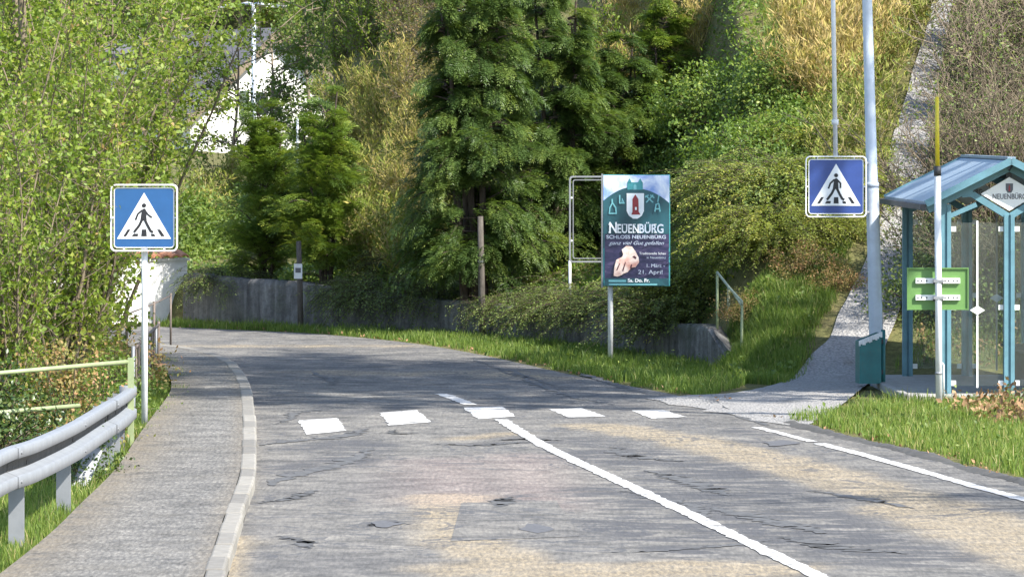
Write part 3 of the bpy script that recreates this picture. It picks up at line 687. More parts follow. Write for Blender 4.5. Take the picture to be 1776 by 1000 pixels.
def gen_coto(w, h, n_arc, per, leaf, seed, tmu=0.5, fan=(0, 2*np.pi), length=(0.5, 1.2), droop=0.16):
    """arching bush: long whips that bow over, set with tiny leaves on both sides"""
    r = np.random.default_rng(seed); T = Tubes(3); LP = []; LD = []; LT = []; NN = []
    for k in range(n_arc):
        a = r.uniform(*fan); e = r.random()**0.6; b = np.array([np.cos(a)*w*e*0.6, np.sin(a)*w*e*0.6, h * r.uniform(0.05, 0.75) * (1 - 0.55*e)])
        ar = curve(b, [np.cos(a)*0.9, np.sin(a)*0.9, r.uniform(0.1, 0.9)], r.uniform(*length), 8, r, droop, 0.07); T.add(ar, 0.005, 0.0015)
        n = r.poisson(per); tt = r.random(n)**0.85; q, d = interp_pts(ar, tt); sd = unit(np.cross(d, [0, 0, 1])) * np.where(r.random(n) < 0.5, -1, 1)[:, None]
        LP.append(q + sd*0.012 + r.normal(0, 0.016, (n, 3))); LD.append(d*0.7 + sd*0.8 + r.normal(0, 0.25, (n, 3))); NN.append(rdir(n, r)*0.6 + [0, 0, 1])
        LT.append(np.clip(r.normal(tmu, 0.16) + 0.12*(tt - 0.5) + r.normal(0, 0.1, n), 0, 1))
    LP = np.vstack(LP); LD = np.vstack(LD); NN = np.vstack(NN); LT = np.concatenate(LT); n = len(LP)
    ln = leaf * r.uniform(0.7, 1.4, n); V, F = kites(LP, LD, NN, ln, ln*0.5)
    return T, (V, F, np.repeat(LT, 4))

def gen_bare(h, spread, nstem, seed, sub=9, subsub=5, leafn=0, leaf=0.04, stem_r=0.014):
    """leafless brush: stems, branches, fine twigs"""
    r = np.random.default_rng(seed); T = Tubes(3); LP = []
    for k in range(nstem):
        a = r.uniform(0, 2*np.pi); ln = r.uniform(0.1, 0.6)
        st = curve([*r.normal(0, 0.18*spread, 2), -0.05], [np.cos(a)*ln*spread/h*1.4, np.sin(a)*ln*spread/h*1.4, 1], h*r.uniform(0.6, 1.05), 8, r, 0.015, 0.09)
        T.add(st, stem_r*r.uniform(0.6, 1.2), 0.0035)
        q, d = interp_pts(st, 0.15 + 0.85*r.random(sub))
        for j in range(sub):
            b = curve(q[j], unit(d[j]*0.8 + unit(r.normal(size=3))*[0.8, 0.8, 0.35]), h*r.uniform(0.15, 0.4), 5, r, 0.0, 0.14); T.add(b, 0.008, 0.0035)
            q2, d2 = interp_pts(b, 0.2 + 0.8*r.random(subsub))
            for i in range(subsub):
                tw = curve(q2[i], unit(d2[i] + unit(r.normal(size=3))*0.9), h*r.uniform(0.05, 0.16), 3, r, 0, 0.15); T.add(tw, 0.0045, 0.0025); LP.append(tw[1:])
    LP = np.vstack(LP); n = leafn
    if n:
        i = r.integers(0, len(LP), n); ln = leaf*r.uniform(0.6, 1.3, n)
        V, F = kites(LP[i] + r.normal(0, 0.02, (n, 3)), rdir(n, r), rdir(n, r) + [0, 0, 0.5], ln, ln*0.55)
        return T, (V, F, np.repeat(np.clip(r.normal(0.5, 0.2, n), 0, 1), 4))
    return T, None

def blades(XYZ, h, w, r, lean=0.35, tmu=0.5, tsd=0.2, tint=None):
    """grass blades: a quad and a tip, bent over"""
    n = len(XYZ); a = r.uniform(0, 2*np.pi, n); S = np.stack([np.cos(a), np.sin(a), np.zeros(n)], -1)
    b = r.uniform(0, 2*np.pi, n); D = np.stack([np.cos(b), np.sin(b), np.zeros(n)], -1) * (lean * r.random(n))[:, None]
    h = np.broadcast_to(h, (n,))[:, None]; w = np.broadcast_to(w, (n,))[:, None]; up = np.array([0, 0, 1.0])
    m = XYZ + up*h*0.55 + D*h*0.3; t = XYZ + up*h*0.97 + D*h
    V = np.stack([XYZ - S*w/2, XYZ + S*w/2, m + S*w*0.4, m - S*w*0.4, t], 1).reshape(-1, 3)
    k = (np.arange(n)*5)[:, None]; F = np.concatenate([k + [0, 1, 2], k + [0, 2, 3], k + [3, 2, 4]], 0)
    tn = np.clip(r.normal(tmu, tsd, n), 0, 1) if tint is None else tint
    return V, F, np.repeat(tn, 5)
def gen_dry(w, d, h, n, seed, tmu=0.6, clumps=9, lean=0.25, bw=0.010):
    r = np.random.default_rng(seed); c = r.uniform(-1, 1, (clumps, 2)) * [w, d]; i = r.integers(0, clumps, n)
    xy = c[i] + r.normal(0, 0.12, (n, 2)); xyz = np.column_stack([xy, np.full(n, -0.05)])
    hh = h * r.uniform(0.45, 1.1, n) * (0.7 + 0.3*r.random(clumps))[i]; base = np.clip(r.normal(tmu, 0.15, clumps), 0, 1)[i]
    return blades(xyz, hh, bw*r.uniform(0.5, 1.3, n), r, lean, tint=np.clip(base + r.normal(0, 0.13, n), 0, 1))

def plant(name, loc, T, LF, leafmat, stemmat, label, cat, group=None, stem='stem', leafname='foliage', rz=0.0, sc=1.0):
    o = empty(name, loc, rz, label, cat, group); o.scale = (sc, sc, sc)
    if T is not None: link(stem, T.mesh(stem), M[stemmat], o)
    if LF is not None: link(leafname, np_mesh(leafname, LF[0], LF[1], tint=LF[2]), M[leafmat], o)
    return o
def replant(src, loc, rz, sc=1.0, label=None):
    c = copy_tree(src); c.location = loc; c.rotation_euler = (0, 0, rz); c.scale = (sc, sc, sc)
    if label: c['label'] = label
    return c

# ------------------------------------------------------------------ walls
Wl = resample(WALL, 220); Wb = offset_line(Wl, -0.30)
nz = 10; vv = []; ff = []
tops = 0.47 + 0.27 * sstep(0, -5, Wl[:, 0]) + 0.03 * np.sin(np.arange(220)*0.21) * rng.random(220)
for i in range(220):
    for k in range(nz + 1):
        z = -0.1 + (tops[i] + 0.1) * k / nz; j = rng.normal(0, 0.012) + 0.03 * k / nz
        p = Wl[i] * (1 - j) + Wb[i] * j if k < nz else Wl[i]*0.92 + Wb[i]*0.08
        vv.append((p[0], p[1], z))
    vv.append((Wb[i][0], Wb[i][1], tops[i])); vv.append((Wb[i][0], Wb[i][1], -0.1))
k = nz + 3
for i in range(219):
    for j in range(k - 1): ff.append((i*k+j, (i+1)*k+j, (i+1)*k+j+1, i*k+j+1))
wallo = empty('retaining_wall', (0, 0, 0), 0, 'low streaked grey concrete retaining wall along the foot of the slope', 'wall')
link('wall_face', np_mesh('wall_face', vv, ff), M['wallc'], wallo)
# end face at the steps
e0, e1 = Wl[0], Wb[0]
MB().add([(e0[0]+.004,e0[1]-.004,-.1),(e1[0]+.004,e1[1]-.004,-.1),(e1[0]+.004,e1[1]-.004,tops[0]),(e0[0]+.004,e0[1]-.004,tops[0])], [(0,1,2,3)]).build('wall_end', M['wallc'], wallo)

# white rendered garden wall with clay tiles beyond the bend
gw = empty('garden_wall', (0, 0, 0), 0, 'white rendered garden wall capped with orange clay tiles beyond the bend', 'wall')
ga, gb = np.array([-7.6, 77.6]), np.array([-5.05, 79.6]); gd = (gb - ga) / np.linalg.norm(gb - ga); gn = np.array([gd[1], -gd[0]])
GL = np.linalg.norm(gb - ga)
def gpt(t, o_, z): q = ga + gd*t + gn*o_; return (q[0], q[1], z)
def gbox(t0, t1, o0, o1, z0, z1, name, mat, zb=None):
    pts = [gpt(t0,o0,z0), gpt(t1,o0,z0), gpt(t1,o1,z0), gpt(t0,o1,z0), gpt(t0,o0,z1), gpt(t1,o0,z1), gpt(t1,o1,z1), gpt(t0,o1,z1)]
    return MB().add(pts, [(0,3,2,1),(4,5,6,7),(0,1,5,4),(1,2,6,5),(2,3,7,6),(3,0,4,7)]).build(name, mat, gw)
gbox(0, GL, -0.12, 0.12, -0.1, 0.93, 'wall_body', M['plaster'])
gbox(0.0, GL + 0.03, -0.15, 0.15, 0.93, 0.965, 'wall_band', M['plaster'])
nt_ = int(GL / 0.17)
for i in range(nt_):
    t0 = i * 0.17
    for sgn in (1, -1):
        m = MB(); vs_ = []
        for a, (oo, zz) in enumerate(((0.0, 1.055), (0.21, 0.985))):
            for j in range(5):
                th_ = math.pi * j / 4; vs_.append(gpt(t0 + 0.083 - 0.078*math.cos(th_), sgn*oo, zz + 0.045*math.sin(th_)))
        for a, (oo, zz) in enumerate(((0.0, 1.04), (0.21, 0.97))):
            for j in range(5):
                th_ = math.pi * j / 4; vs_.append(gpt(t0 + 0.083 - 0.066*math.cos(th_), sgn*oo, zz + 0.04*math.sin(th_)))
        fs_ = [(j, j+1, 6+j, 5+j) for j in range(4)] + [(10+j, 15+j, 16+j, 11+j) for j in range(4)] + [(5+j, 6+j, 16+j, 15+j) for j in range(4)]
        m.add(vs_, fs_).build('roof_tile', M['tile'], gw)

# ------------------------------------------------------------------ far houses
def far_house(name, px, d, half, peak_y, eave_y, base_y, label, depth=9.0, rz=0.0, win=True):
    c = P(px, 500, d); zt = P(px, peak_y, d).z; ze = P(px, eave_y, d).z; zb = P(px, base_y, d).z
    h = empty(name, (c.x, d, 0), rz, label, 'house')
    MB().prism([(-half, zb), (half, zb), (half, ze), (0, zt), (-half, ze)], 0, depth).build('wall', M['plaster'], h)
    sl = (zt - ze) / half; ov = 0.35
    for s in (-1, 1):
        a = (s*(half + ov), ze - ov*sl + 0.02); b = (0, zt + 0.02); t = 0.16
        rf = MB().prism([a, b, (b[0], b[1] + t), (a[0], a[1] + t)] if s < 0 else [b, a, (a[0], a[1] + t), (b[0], b[1] + t)], -0.5, depth + 0.4).build('roof', M['rooftile'], h)
        MB().bar((a[0], -0.53, a[1] + t/2), (0, -0.53, b[1] + t/2), 0.05, 0.26).build('verge_board', M['bark'], rf)
    if win:
        for wx, wz in ((-0.75, ze + 0.55),):
            f = MB().box(wx - 0.42, wx + 0.42, -0.05, 0.06, wz - 0.5, wz + 0.5).build('window', M['white'], h)
            MB().box(wx - 0.36, wx + 0.36, -0.062, -0.052, wz - 0.43, wz + 0.43).build('pane', M['window'], f)
            for s in (-1, 1):
                MB().box(wx + s*0.62 - 0.17, wx + s*0.62 + 0.17, -0.07, -0.003, wz - 0.5, wz + 0.5).build('shutter', M['shutter'], f)
    MB().box(half*0.3, half*0.3 + 0.5, depth*0.6, depth*0.6 + 0.5, zt - 1.2, zt + 0.35).build('chimney', M['rooftile'], h)
    return h
far_house('gabled_house', 480, 200, 3.6, 56, 205, 330, 'white gabled house with a grey roof half hidden by spring trees', 9.0, 0.45)
far_house('hillside_house', 335, 209, 1.9, 62, 95, 330, 'white house wall showing to the side of the gabled house', 7.0, 0.45, False)

# ------------------------------------------------------------------ crossing signs
def capsule2(pts, w):
    """outline of a thick stroke through 2-d points"""
    pts = [Vector(p) for p in pts]; L = []; R = []
    for i, p in enumerate(pts):
        d = (pts[min(i+1, len(pts)-1)] - pts[max(i-1, 0)]).normalized(); n = Vector((-d.y, d.x)); L.append(p + n*w/2); R.append(p - n*w/2)
    return [tuple(q) for q in L] + [tuple(q) for q in reversed(R)]
def rrect(x0, x1, z0, z1, r, n=5):
    o = []
    for cx, cz, a0 in ((x1-r, z0+r, -90), (x1-r, z1-r, 0), (x0+r, z1-r, 90), (x0+r, z0+r, 180)):
        for k in range(n + 1): a = math.radians(a0 + 90*k/n); o.append((cx + r*math.cos(a), cz + r*math.sin(a)))
    return o
def ring(outer, inner, y0, y1):
    n = len(outer); m = MB(); vs_ = [(x, y0, z) for x, z in outer] + [(x, y0, z) for x, z in inner] + [(x, y1, z) for x, z in outer] + [(x, y1, z) for x, z in inner]
    fs_ = []
    for k in range(n):
        j = (k + 1) % n; fs_ += [(k, j, n+j, n+k), (2*n+j, 2*n+k, 3*n+k, 3*n+j), (j, k, 2*n+k, 2*n+j), (n+k, n+j, 3*n+j, 3*n+k)]
    return m.add(vs_, fs_)
def crossing_sign(o, cx, cz, S, blue, variant=0, tubes='white'):
    """square sign, S = outer width of its tube frame, centre (cx, cz) in o's xz plane"""
    h = S / 2; k = S / 700.0                       # drawing units: frame is 700 wide
    T = lambda x, z: (cx + (x - 497)*k, cz - (z - 483)*k)
    ring(rrect(cx-h, cx+h, cz-h, cz+h, S*0.075), rrect(cx-h+0.013, cx+h-0.013, cz-h+0.013, cz+h-0.013, S*0.062), -0.03, 0.03).build('frame', M[tubes], o)
    pl_ = MB().prism(rrect(cx-h*0.90, cx+h*0.90, cz-h*0.90, cz+h*0.90, S*0.055), -0.004, 0.016).build('sign_plate', M['white'], o)
    MB().prism(rrect(cx-h*0.868, cx+h*0.868, cz-h*0.868, cz+h*0.868, S*0.035), -0.007, -0.0045).build('blue_field', M[blue], pl_)
    MB().prism([T(215,702), T(778,702), T(497,222)], -0.010, -0.0075).build('white_triangle', M['white'], pl_)
    m = MB(); y0, y1 = -0.0130, -0.0105
    m.prism([T(497 + 23*math.cos(a*math.pi/8), 355 - 23*math.sin(a*math.pi/8)) for a in range(16)], y0, y1)
    def st(pts, w): m.prism([p for p in capsule2([T(*q) for q in pts], w*k)][::-1], y0, y1)
    m.prism([T(458,512), T(526,512), T(518,400), T(498,384), T(476,400)], y0, y1)
    y0, y1 = -0.0132, -0.0104
    st([(480,402),(432,445),(409,506)], 20)
    if variant == 0: st([(504,402),(536,448),(580,482)], 18)
    else: st([(504,402),(548,446),(546,500)], 20)
    y0, y1 = -0.0134, -0.0103
    st([(474,508),(448,562),(402,622),(392,634)], 27); st([(508,508),(534,562),(566,620),(592,634)], 27)
    m.build('walking_figure', M['black'], pl_)
    for q in ([(280,676),(312,676),(357,604),(326,604)], [(370,676),(432,676),(438,648),(388,648)], [(468,676),(526,676),(522,604),(474,604)],
              [(574,676),(617,676),(602,650),(568,650)], [(676,676),(714,676),(664,604),(634,604)]):
        MB().prism([T(*p) for p in q], -0.0129, -0.0102).build('crossing_bar', M['black'], pl_)
    for a in (-0.5, 0.5):
        MB().bar((cx + a*S*0.6, 0.005, cz + h*0.89), (cx + a*S*0.6, 0.005, cz + h*0.985), 0.014).build('frame_clip', M[tubes], o)
        MB().bar((cx + a*S*0.6, 0.005, cz - h*0.985), (cx + a*S*0.6, 0.005, cz - h*0.89), 0.014).build('frame_clip', M[tubes], o)
        MB().bar((cx + a*2*h*0.89, 0.005, cz), (cx + a*2*h*0.985, 0.005, cz), 0.014).build('frame_clip', M[tubes], o)
    return pl_
p = P(250, 740)
o = empty('crossing_sign', (p.x, p.y, 0), 0, 'blue pedestrian crossing sign on its own white post beside the footpath', 'road sign', 'pedestrian crossing signs')
zc = P(249, 377.5, p.y).z
crossing_sign(o, 0, zc, 0.668, 'blue', 0)
MB().tube([(0, 0.055, -0.2), (0, 0.055, zc + 0.30)], 0.032, 14).build('post', M['postwhite'], o, True)
for dz in (-0.2, 0.2): MB().box(-0.05, 0.05, 0.017, 0.095, zc + dz - 0.012, zc + dz + 0.012).build('clamp', M['galv'], o)

DL = 60.0                                           # distance of the lamp post
pb = P(1519, 560, DL); ptop = P(1504, 0, DL)
lean = (ptop.x - pb.x) / (ptop.z - pb.z); bx = pb.x - lean * pb.z
lamp = empty('street_lamp', (bx, DL, 0), 0, 'tall leaning grey street lamp post beside the bin and shelter', 'street lamp')
MB().tube([(lean*z, 0, z) for z in (-0.3, 0.0, 1.0, 2.3, 2.32, 5.0, 7.5)], [0.085, 0.085, 0.08, 0.074, 0.066, 0.055, 0.045], 18).build('pole', M['lamp'], lamp, True)
MB().tube([(lean*2.31, 0, 2.28), (lean*2.31, 0, 2.34)], [0.078, 0.078], 18).build('collar', M['lamp'], lamp, True)
MB().box(-0.045, 0.045, -0.092, -0.07, 0.5, 0.95).build('service_door', M['lamp'], lamp)
MB().tube([(lean*7.5, 0, 7.45), (lean*7.5 - 0.3, -0.05, 7.75), (lean*7.5 - 1.3, -0.2, 7.9)], [0.04, 0.035, 0.03], 10).build('lamp_arm', M['lamp'], lamp, True)
MB().prism([(-2.1, 7.86), (-2.05, 7.80), (-1.3, 7.80), (-1.2, 7.88), (-1.35, 7.96), (-1.95, 7.96)], -0.35, -0.05).build('lamp_head', M['galv'], lamp, bevel=0.02)
DS = 59.75
ps = P(1450, 323.5, DS)
sg = empty('crossing_sign', (ps.x, DS, 0), 0, 'blue pedestrian crossing sign hanging on a rod next to the lamp post', 'road sign', 'pedestrian crossing signs')
crossing_sign(sg, 0, ps.z, 0.705, 'blue2', 1)
tr_ = P(1445, 0, DS); rx_ = (tr_.x - ps.x) / (tr_.z - ps.z)
zt_ = ps.z + 0.34
MB().tube([(rx_*0.34, 0.0, zt_), (rx_*(5.6 - ps.z), 0.0, 5.6)], 0.026, 10).build('hanging_rod', M['postwhite'], sg, True)
zj = P(1447, 212, DS).z
MB().tube([(rx_*(zj - ps.z), 0, zj - 0.03), (rx_*(zj - ps.z), 0, zj + 0.03)], 0.04, 10).build('rod_joint', M['postwhite'], sg, True)
for z in (ps.z + 0.27, ps.z - 0.30): MB().tube([(0.35, 0.02, z), (bx + lean*z - ps.x - 0.05, DL - DS - 0.02, z)], 0.016, 8).build('side_bracket', M['galv'], sg)
MB().tube([(rx_*(5.6 - ps.z), 0, 5.6), (bx + lean*5.6 - ps.x, DL - DS, 5.6)], 0.03, 8).build('top_bracket', M['galv'], sg)

# ------------------------------------------------------------------ town poster board
pp = P(1058, 630); DB = pp.y; K = FPX / DB
x0b = (1046 - 888) / K; zt0 = P(1046, 303, DB).z
pbo = empty('poster_board', (x0b, DB, 0), math.radians(-4), 'upright town poster board with a red tower crest and pale hands on a pole', 'poster board')
Wb_, Hb_ = 116 / K, 193 / K; zb0 = zt0 - Hb_
def Q(x, y): return ((x - 1046) / K, zt0 - (y - 303) / K)
MB().box(0, Wb_, 0, 0.06, zb0, zt0).build('board', M['pteal2'], pbo, bevel=0.006)
MB().box(-0.022, -0.002, -0.012, 0.07, zb0 - 0.015, zt0 + 0.01).build('edge_trim', M['galv'], pbo)
L0 = [-0.004]
def layer(name, polys, mat, parent=pbo, dz=0.0015):
    L0[0] -= dz; m = MB()
    for q in polys: m.prism([Q(*a) for a in q], L0[0], L0[0] + 0.0012)
    return m.build(name, mat, parent)
layer('sky_print', [[(1046.5,370),(1161,370),(1161,304),(1046.5,304)]], M['psky'])
arch = [(1046.5, 430), (1161, 430)] + [(1161 - t*114.5, 323 + 25*(2*abs(t - 0.5))**2 + (4 if t < .5 else 0)) for t in np.linspace(0, 1, 17)]
layer('hill_print', [arch], M['pteal'])
layer('photo_print', [[(1049,484),(1160,484),(1160,405),(1049,405)]], M['pphoto'])
layer('headline_band', [[(1046.5,405.5),(1161,405.5),(1161,382),(1046.5,382)]], M['pteal'])
layer('castle_print', [[(1088,329),(1115,329),(1115,316),(1088,316)], [(1088,317),(1096,317),(1092,309)], [(1106,317),(1115,317),(1110.5,309)]], M['pteal2'])
layer('castle_gate', [[(1099,329),(1104,329),(1104,322),(1101.5,319),(1099,322)]], M['picon'])
layer('crest_shield', [[(1087,335),(1117,335),(1117,366),(1113,374),(1106,379),(1098,379),(1091,374),(1087,366)][::-1]], M['pwhite'])
layer('crest_tower', [[(1095,372),(1111,372),(1108,367),(1107.5,345),(1102,337),(1097,345),(1097,367)]], M['pred'])
layer('crest_light', [[(1101.5,364),(1104.5,364),(1104.5,359),(1101.5,359)]], M['pwhite'])
def icon(strokes, w=2.2): 
    L0[0] -= 0.0015; m = MB()
    for s in strokes: m.prism(capsule2([Q(*a) for a in s], w / K)[::-1], L0[0], L0[0] + 0.0012); L0[0] -= 0.0002
    m.build('town_icon', M['picon'], pbo)
icon([[(1056,370),(1070,370)], [(1057,370),(1058,359)], [(1069,370),(1068,359)], [(1058,360),(1062,352)], [(1068,360),(1063,352)], [(1062,354),(1062,345)]])
icon([[(1075,353),(1075,338)], [(1079,353),(1079,344),(1083,353)], [(1074,352),(1083,352)]])
icon([[(1121,351),(1133,338)], [(1120,339),(1133,351)], [(1119,342),(1125,338)], [(1128,338),(1135,343)]])
icon([[(1143,338),(1141,350)], [(1137,355),(1143,352)], [(1136,367),(1138,355)], [(1145,367),(1143,353)], [(1137,362),(1145,362)]])
L0[0] -= 0.001
def ptext(name, s, y, size_px, x, mat, align='CENTER', bold=0.0, width=None, shear=0.0):
    L0[0] -= 0.0004
    t = text_part(name, s, size_px / K / 0.72, 0, L0[0], Q(0, y)[1], mat, pbo, align, bold, 1.0, shear)
    xs_ = [v.co.x for v in t.data.vertices]; w0 = max(xs_) - min(xs_); sc = (width / K / w0) if width else 1.0; mn = min(xs_)
    for v in t.data.vertices: v.co.x = (v.co.x - mn) * sc + Q(x, 0)[0]
    return t
# headline in small capitals: big N and G of its own height, slab feet on the letters
ptext('headline_letters', 'N', 403.5, 19, 1057, M['pwhite'], bold=0.004, width=13)
ptext('headline_letters', 'EUEN', 403.5, 15.5, 1071, M['pwhite'], bold=0.003, width=37)
ptext('headline_letters', 'BÜRG', 403.5, 15.5, 1109, M['pgrey'], bold=0.003, width=42)
L0[0] -= 0.001; m = MB()
for x_ in (1057,1069,1072,1083,1100,1110,1136): 
    for yy in (403.2, 389.5): m.prism([Q(x_-1.5, yy), Q(x_+2.8, yy), Q(x_+2.8, yy-1.2), Q(x_-1.5, yy-1.2)], L0[0], L0[0]+0.001)
m.build('letter_feet', M['pwhite'], pbo)
ptext('subtitle_letters', 'SCHLOSS NEUENBÜRG', 413.5, 6.2, 1052, M['pgrey'], bold=0.001, width=103)
ptext('script_letters', 'ganz viel Gut gefallen', 424, 6.5, 1056, M['pgrey'], width=96, shear=0.4)
def Z2(x, y): return (1040 + x/9.6, 396 + y/9.6)
layer('hand_print', [[Z2(*q) for q in [(235,785),(300,800),(370,772),(395,752),(470,725),(530,650),(600,640),(660,560),(650,480),(600,380),(540,300),(450,288),(370,350),(395,430),(380,470),(280,520),(248,640)]]], M['pskin'])
layer('hand_shadow', [[Z2(*q) for q in r_] for r_ in ([(275,700),(300,690),(345,580),(330,575)], [(375,700),(395,715),(440,560),(425,555)], [(505,655),(535,665),(545,590),(525,600)], [(545,470),(600,510),(620,480),(580,450)])], M['pdark'])
ptext('small_letters', 'Traditionelle Schau', 441, 4.2, 1109, M['pwhite'], width=46); ptext('small_letters', 'in Neuenbürg', 448, 4.0, 1122, M['pgrey'], width=33)
ptext('small_letters', '1. März -', 463, 6.2, 1122, M['pgrey'], width=31); ptext('small_letters', '21. April', 474.5, 7, 1107, M['pgrey'], width=42)
layer('bottom_strip', [[(1049,494.5),(1160,494.5),(1160,482),(1049,482)]], M['pteal'])
layer('bottom_stripe', [[(1056,488.5),(1086,488.5),(1086,485),(1056,485)], [(1056,494),(1140,494),(1140,491.5),(1056,491.5)]], M['picon'])
ptext('small_letters', 'Sa. Do. Fr.', 488.5, 6.0, 1089, M['pwhite'], bold=0.002, width=38)
for x_ in (1058,):
    MB().tube([((x_-1046)/K, 0.10, -0.2), ((x_-1046)/K, 0.10, zt0 - 0.15)], 0.033, 14).build('pole', M['postwhite'], pbo, True)
# older framed sign half swallowed by the bushes
DF = 71.4; a = P(987, 305, DF)
fr = empty('sign_frame', (a.x, DF, 0), 0.12, 'thin grey tube sign frame half swallowed by bushes beside the poster board', 'sign frame')
hh = 150 / (FPX/DF); ww = 66 / (FPX/DF); zt1 = a.z
ring(rrect(0, ww, zt1 - hh, zt1, 0.05), rrect(0.022, ww - 0.022, zt1 - hh + 0.022, zt1 - 0.022, 0.035), -0.02, 0.02).build('frame', M['galv'], fr)
ring(rrect(0.05, ww - 0.05, zt1 - hh + 0.05, zt1 - 0.05, 0.03), rrect(0.062, ww - 0.062, zt1 - hh + 0.062, zt1 - 0.062, 0.025), -0.008, 0.008).build('inner_frame', M['galv'], fr)
for x_ in (0.011, ww - 0.011): MB().tube([(x_, 0, 0.5), (x_, 0, zt1 - hh + 0.03)], 0.02, 10).build('leg', M['postwhite'], fr, True)
b = MB()
for z in (zt1 - 0.3, zt1 - hh + 0.3): b.box(0.02, 0.062, -0.006, 0.012, z - 0.012, z + 0.012); b.box(ww - 0.062, ww - 0.02, -0.006, 0.012, z - 0.012, z + 0.012)
b.build('frame_clip', M['postwhite'], fr)

# ------------------------------------------------------------------ timber posts at the wall
def timber_post(px, py, toppx, topy, r, label):
    q = P(px, py); t = P(toppx, topy, q.y); o = empty('timber_post', (q.x, q.y, 0), 0, label, 'post', 'timber posts by the wall')
    MB().tube([(0, 0, -0.3), ((t.x - q.x)*0.5, 0, t.z*0.5), (t.x - q.x, 0, t.z)], [r*1.1, r, r*0.85], 12).build('shaft', M['pole_wood'], o, True)
    MB().tube([((t.x - q.x)*0.62, 0, t.z*0.62), ((t.x - q.x)*0.635, 0, t.z*0.635)], r*1.06, 12).build('band', M['galv'], o, True)
    return o, q
timber_post(837, 586, 833, 375, 0.047, 'weathered timber post rising into the big yew')
o, q = timber_post(522, 571, 518, 418, 0.042, 'thin timber post carrying a small pale plate')
zz = P(515, 470, q.y).z; m = MB().box(-0.10, 0.02, -0.06, -0.045, zz - 0.11, zz + 0.11); m.build('number_plate', M['postwhite'], o)
MB().box(-0.08, 0.0, -0.0625, -0.0605, zz - 0.02, zz + 0.05).build('plate_mark', M['letters'], o)

# ------------------------------------------------------------------ steps cheek and handrail at the wall end
sc_ = empty('step_cheek', (0, 0, 0), 0, 'sloping concrete cheek wall at the end of the retaining wall', 'wall')
pa = P(1228, 640) ; pe = P(1286, 648); ux = Vector((pe.x - pa.x, pe.y - pa.y, 0)); 
zt2 = P(1238, 570, pa.y).z; th_ = Vector((0.16, 1.0, 0)).normalized() * 0.85
m = MB(); f0 = [Vector((pa.x, pa.y, -0.1)), Vector((pe.x, pe.y, -0.1)), Vector((pe.x, pe.y, 0.10)), Vector((pa.x + 0.05, pa.y, zt2)), Vector((pa.x, pa.y, zt2))]
m.add(f0 + [v + th_ for v in f0], [(0,1,2,3,4), (9,8,7,6,5), (1,0,5,6), (2,1,6,7), (3,2,7,8), (4,3,8,9), (0,4,9,5)]).build('cheek', M['wallc'], sc_, bevel=0.012)
hr = empty('handrail', (0, 0, 0), 0, 'bent pale green pipe handrail above the sloping cheek wall', 'handrail')
d1, d2 = 64.2, 63.0
A1, A2 = P(1244, 472, d1), P(1287, 527, d2); B1, B2 = P(1245, 560, d1), P(1286, 632, d2); C1 = P(1264, 570, d1 + 0.9); C2 = P(1264, 496, d1 + 0.9)
MB().tube([A1, A1*0.5 + A2*0.5, A2 + Vector((0, 0, 0.03)), A2 - Vector((0, 0, 0.02))], 0.016, 10).build('rail', M['railgreen'], hr, True)
MB().tube([A1 - Vector((0,0,0.0)), (A1.x, A1.y, 0.3)], 0.016, 10).build('post', M['palegreen'], hr, True)
MB().tube([A2 - Vector((0,0,0.02)), (B2.x, B2.y, -0.1)], 0.016, 10).build('post', M['palegreen'], hr, True)
MB().tube([C2, (C1.x, C1.y, 0.2)], 0.019, 10).build('post', M['railgreen'], hr, True)
MB().tube([C2, A2 + Vector((0, 0, -0.02))], 0.016, 10).build('rail', M['railgreen'], hr, True)

# ------------------------------------------------------------------ bus shelter
SX, SY, SR = 4.76, 57.0, math.radians(1.6)
sh = empty('bus_shelter', (SX, SY, 0), SR, 'teal gabled bus shelter with glass walls and a white diamond crest', 'bus shelter')
W2, LEN, pw = 0.70, 4.0, 0.115                       # post spacing, length, post width
zE, zR = 2.15, 2.62
def spost(x, y, z1, name='post'):
    m = MB(); m.box(x - pw/2, x - pw*0.12, y - pw/2, y + pw/2, 0.02, z1); m.box(x + pw*0.12, x + pw/2, y - pw/2, y + pw/2, 0.02, z1)
    m.box(x - pw*0.115, x + pw*0.115, y - pw*0.32, y + pw*0.32, 0.02, z1)
    return m.build(name, M['teal'], sh)
slope = (zR - zE) / (W2 + 0.24)
ztop = lambda x: zR - abs(x - W2) * slope - 0.06
for y in (0, LEN):
    for x in (0, W2, 2*W2): spost(x, y, (ztop(x) - 0.08) if x != W2 else 2.02)
spost(2*W2, LEN/2, ztop(0) - 0.05); 
# gable frames: rafters, fork, tie
for y in (0, LEN):
    for s in (-1, 1):
        xe = W2 + s*(W2 + 0.2)
        MB().bar((xe, y, ztop(xe) - 0.035), (W2 + s*0.02, y, ztop(W2) - 0.035), 0.10, 0.085).build('rafter', M['teal'], sh)
        MB().bar((W2 + s*0.012, y, 2.0), (W2 + s*0.41, y, 2.245), 0.098, 0.07).build('fork_strut', M['teal'], sh)
        MB().bar((W2 + s*0.40, y, 2.25), (W2 + s*0.52, y, ztop(W2 + 0.52) - 0.06), 0.096, 0.07).build('fork_strut', M['teal'], sh)
        MB().bar((W2 + s*0.66, y, 2.0), (W2 + s*0.36, y, 2.13), 0.08, 0.05).build('corner_brace', M['teal'], sh)
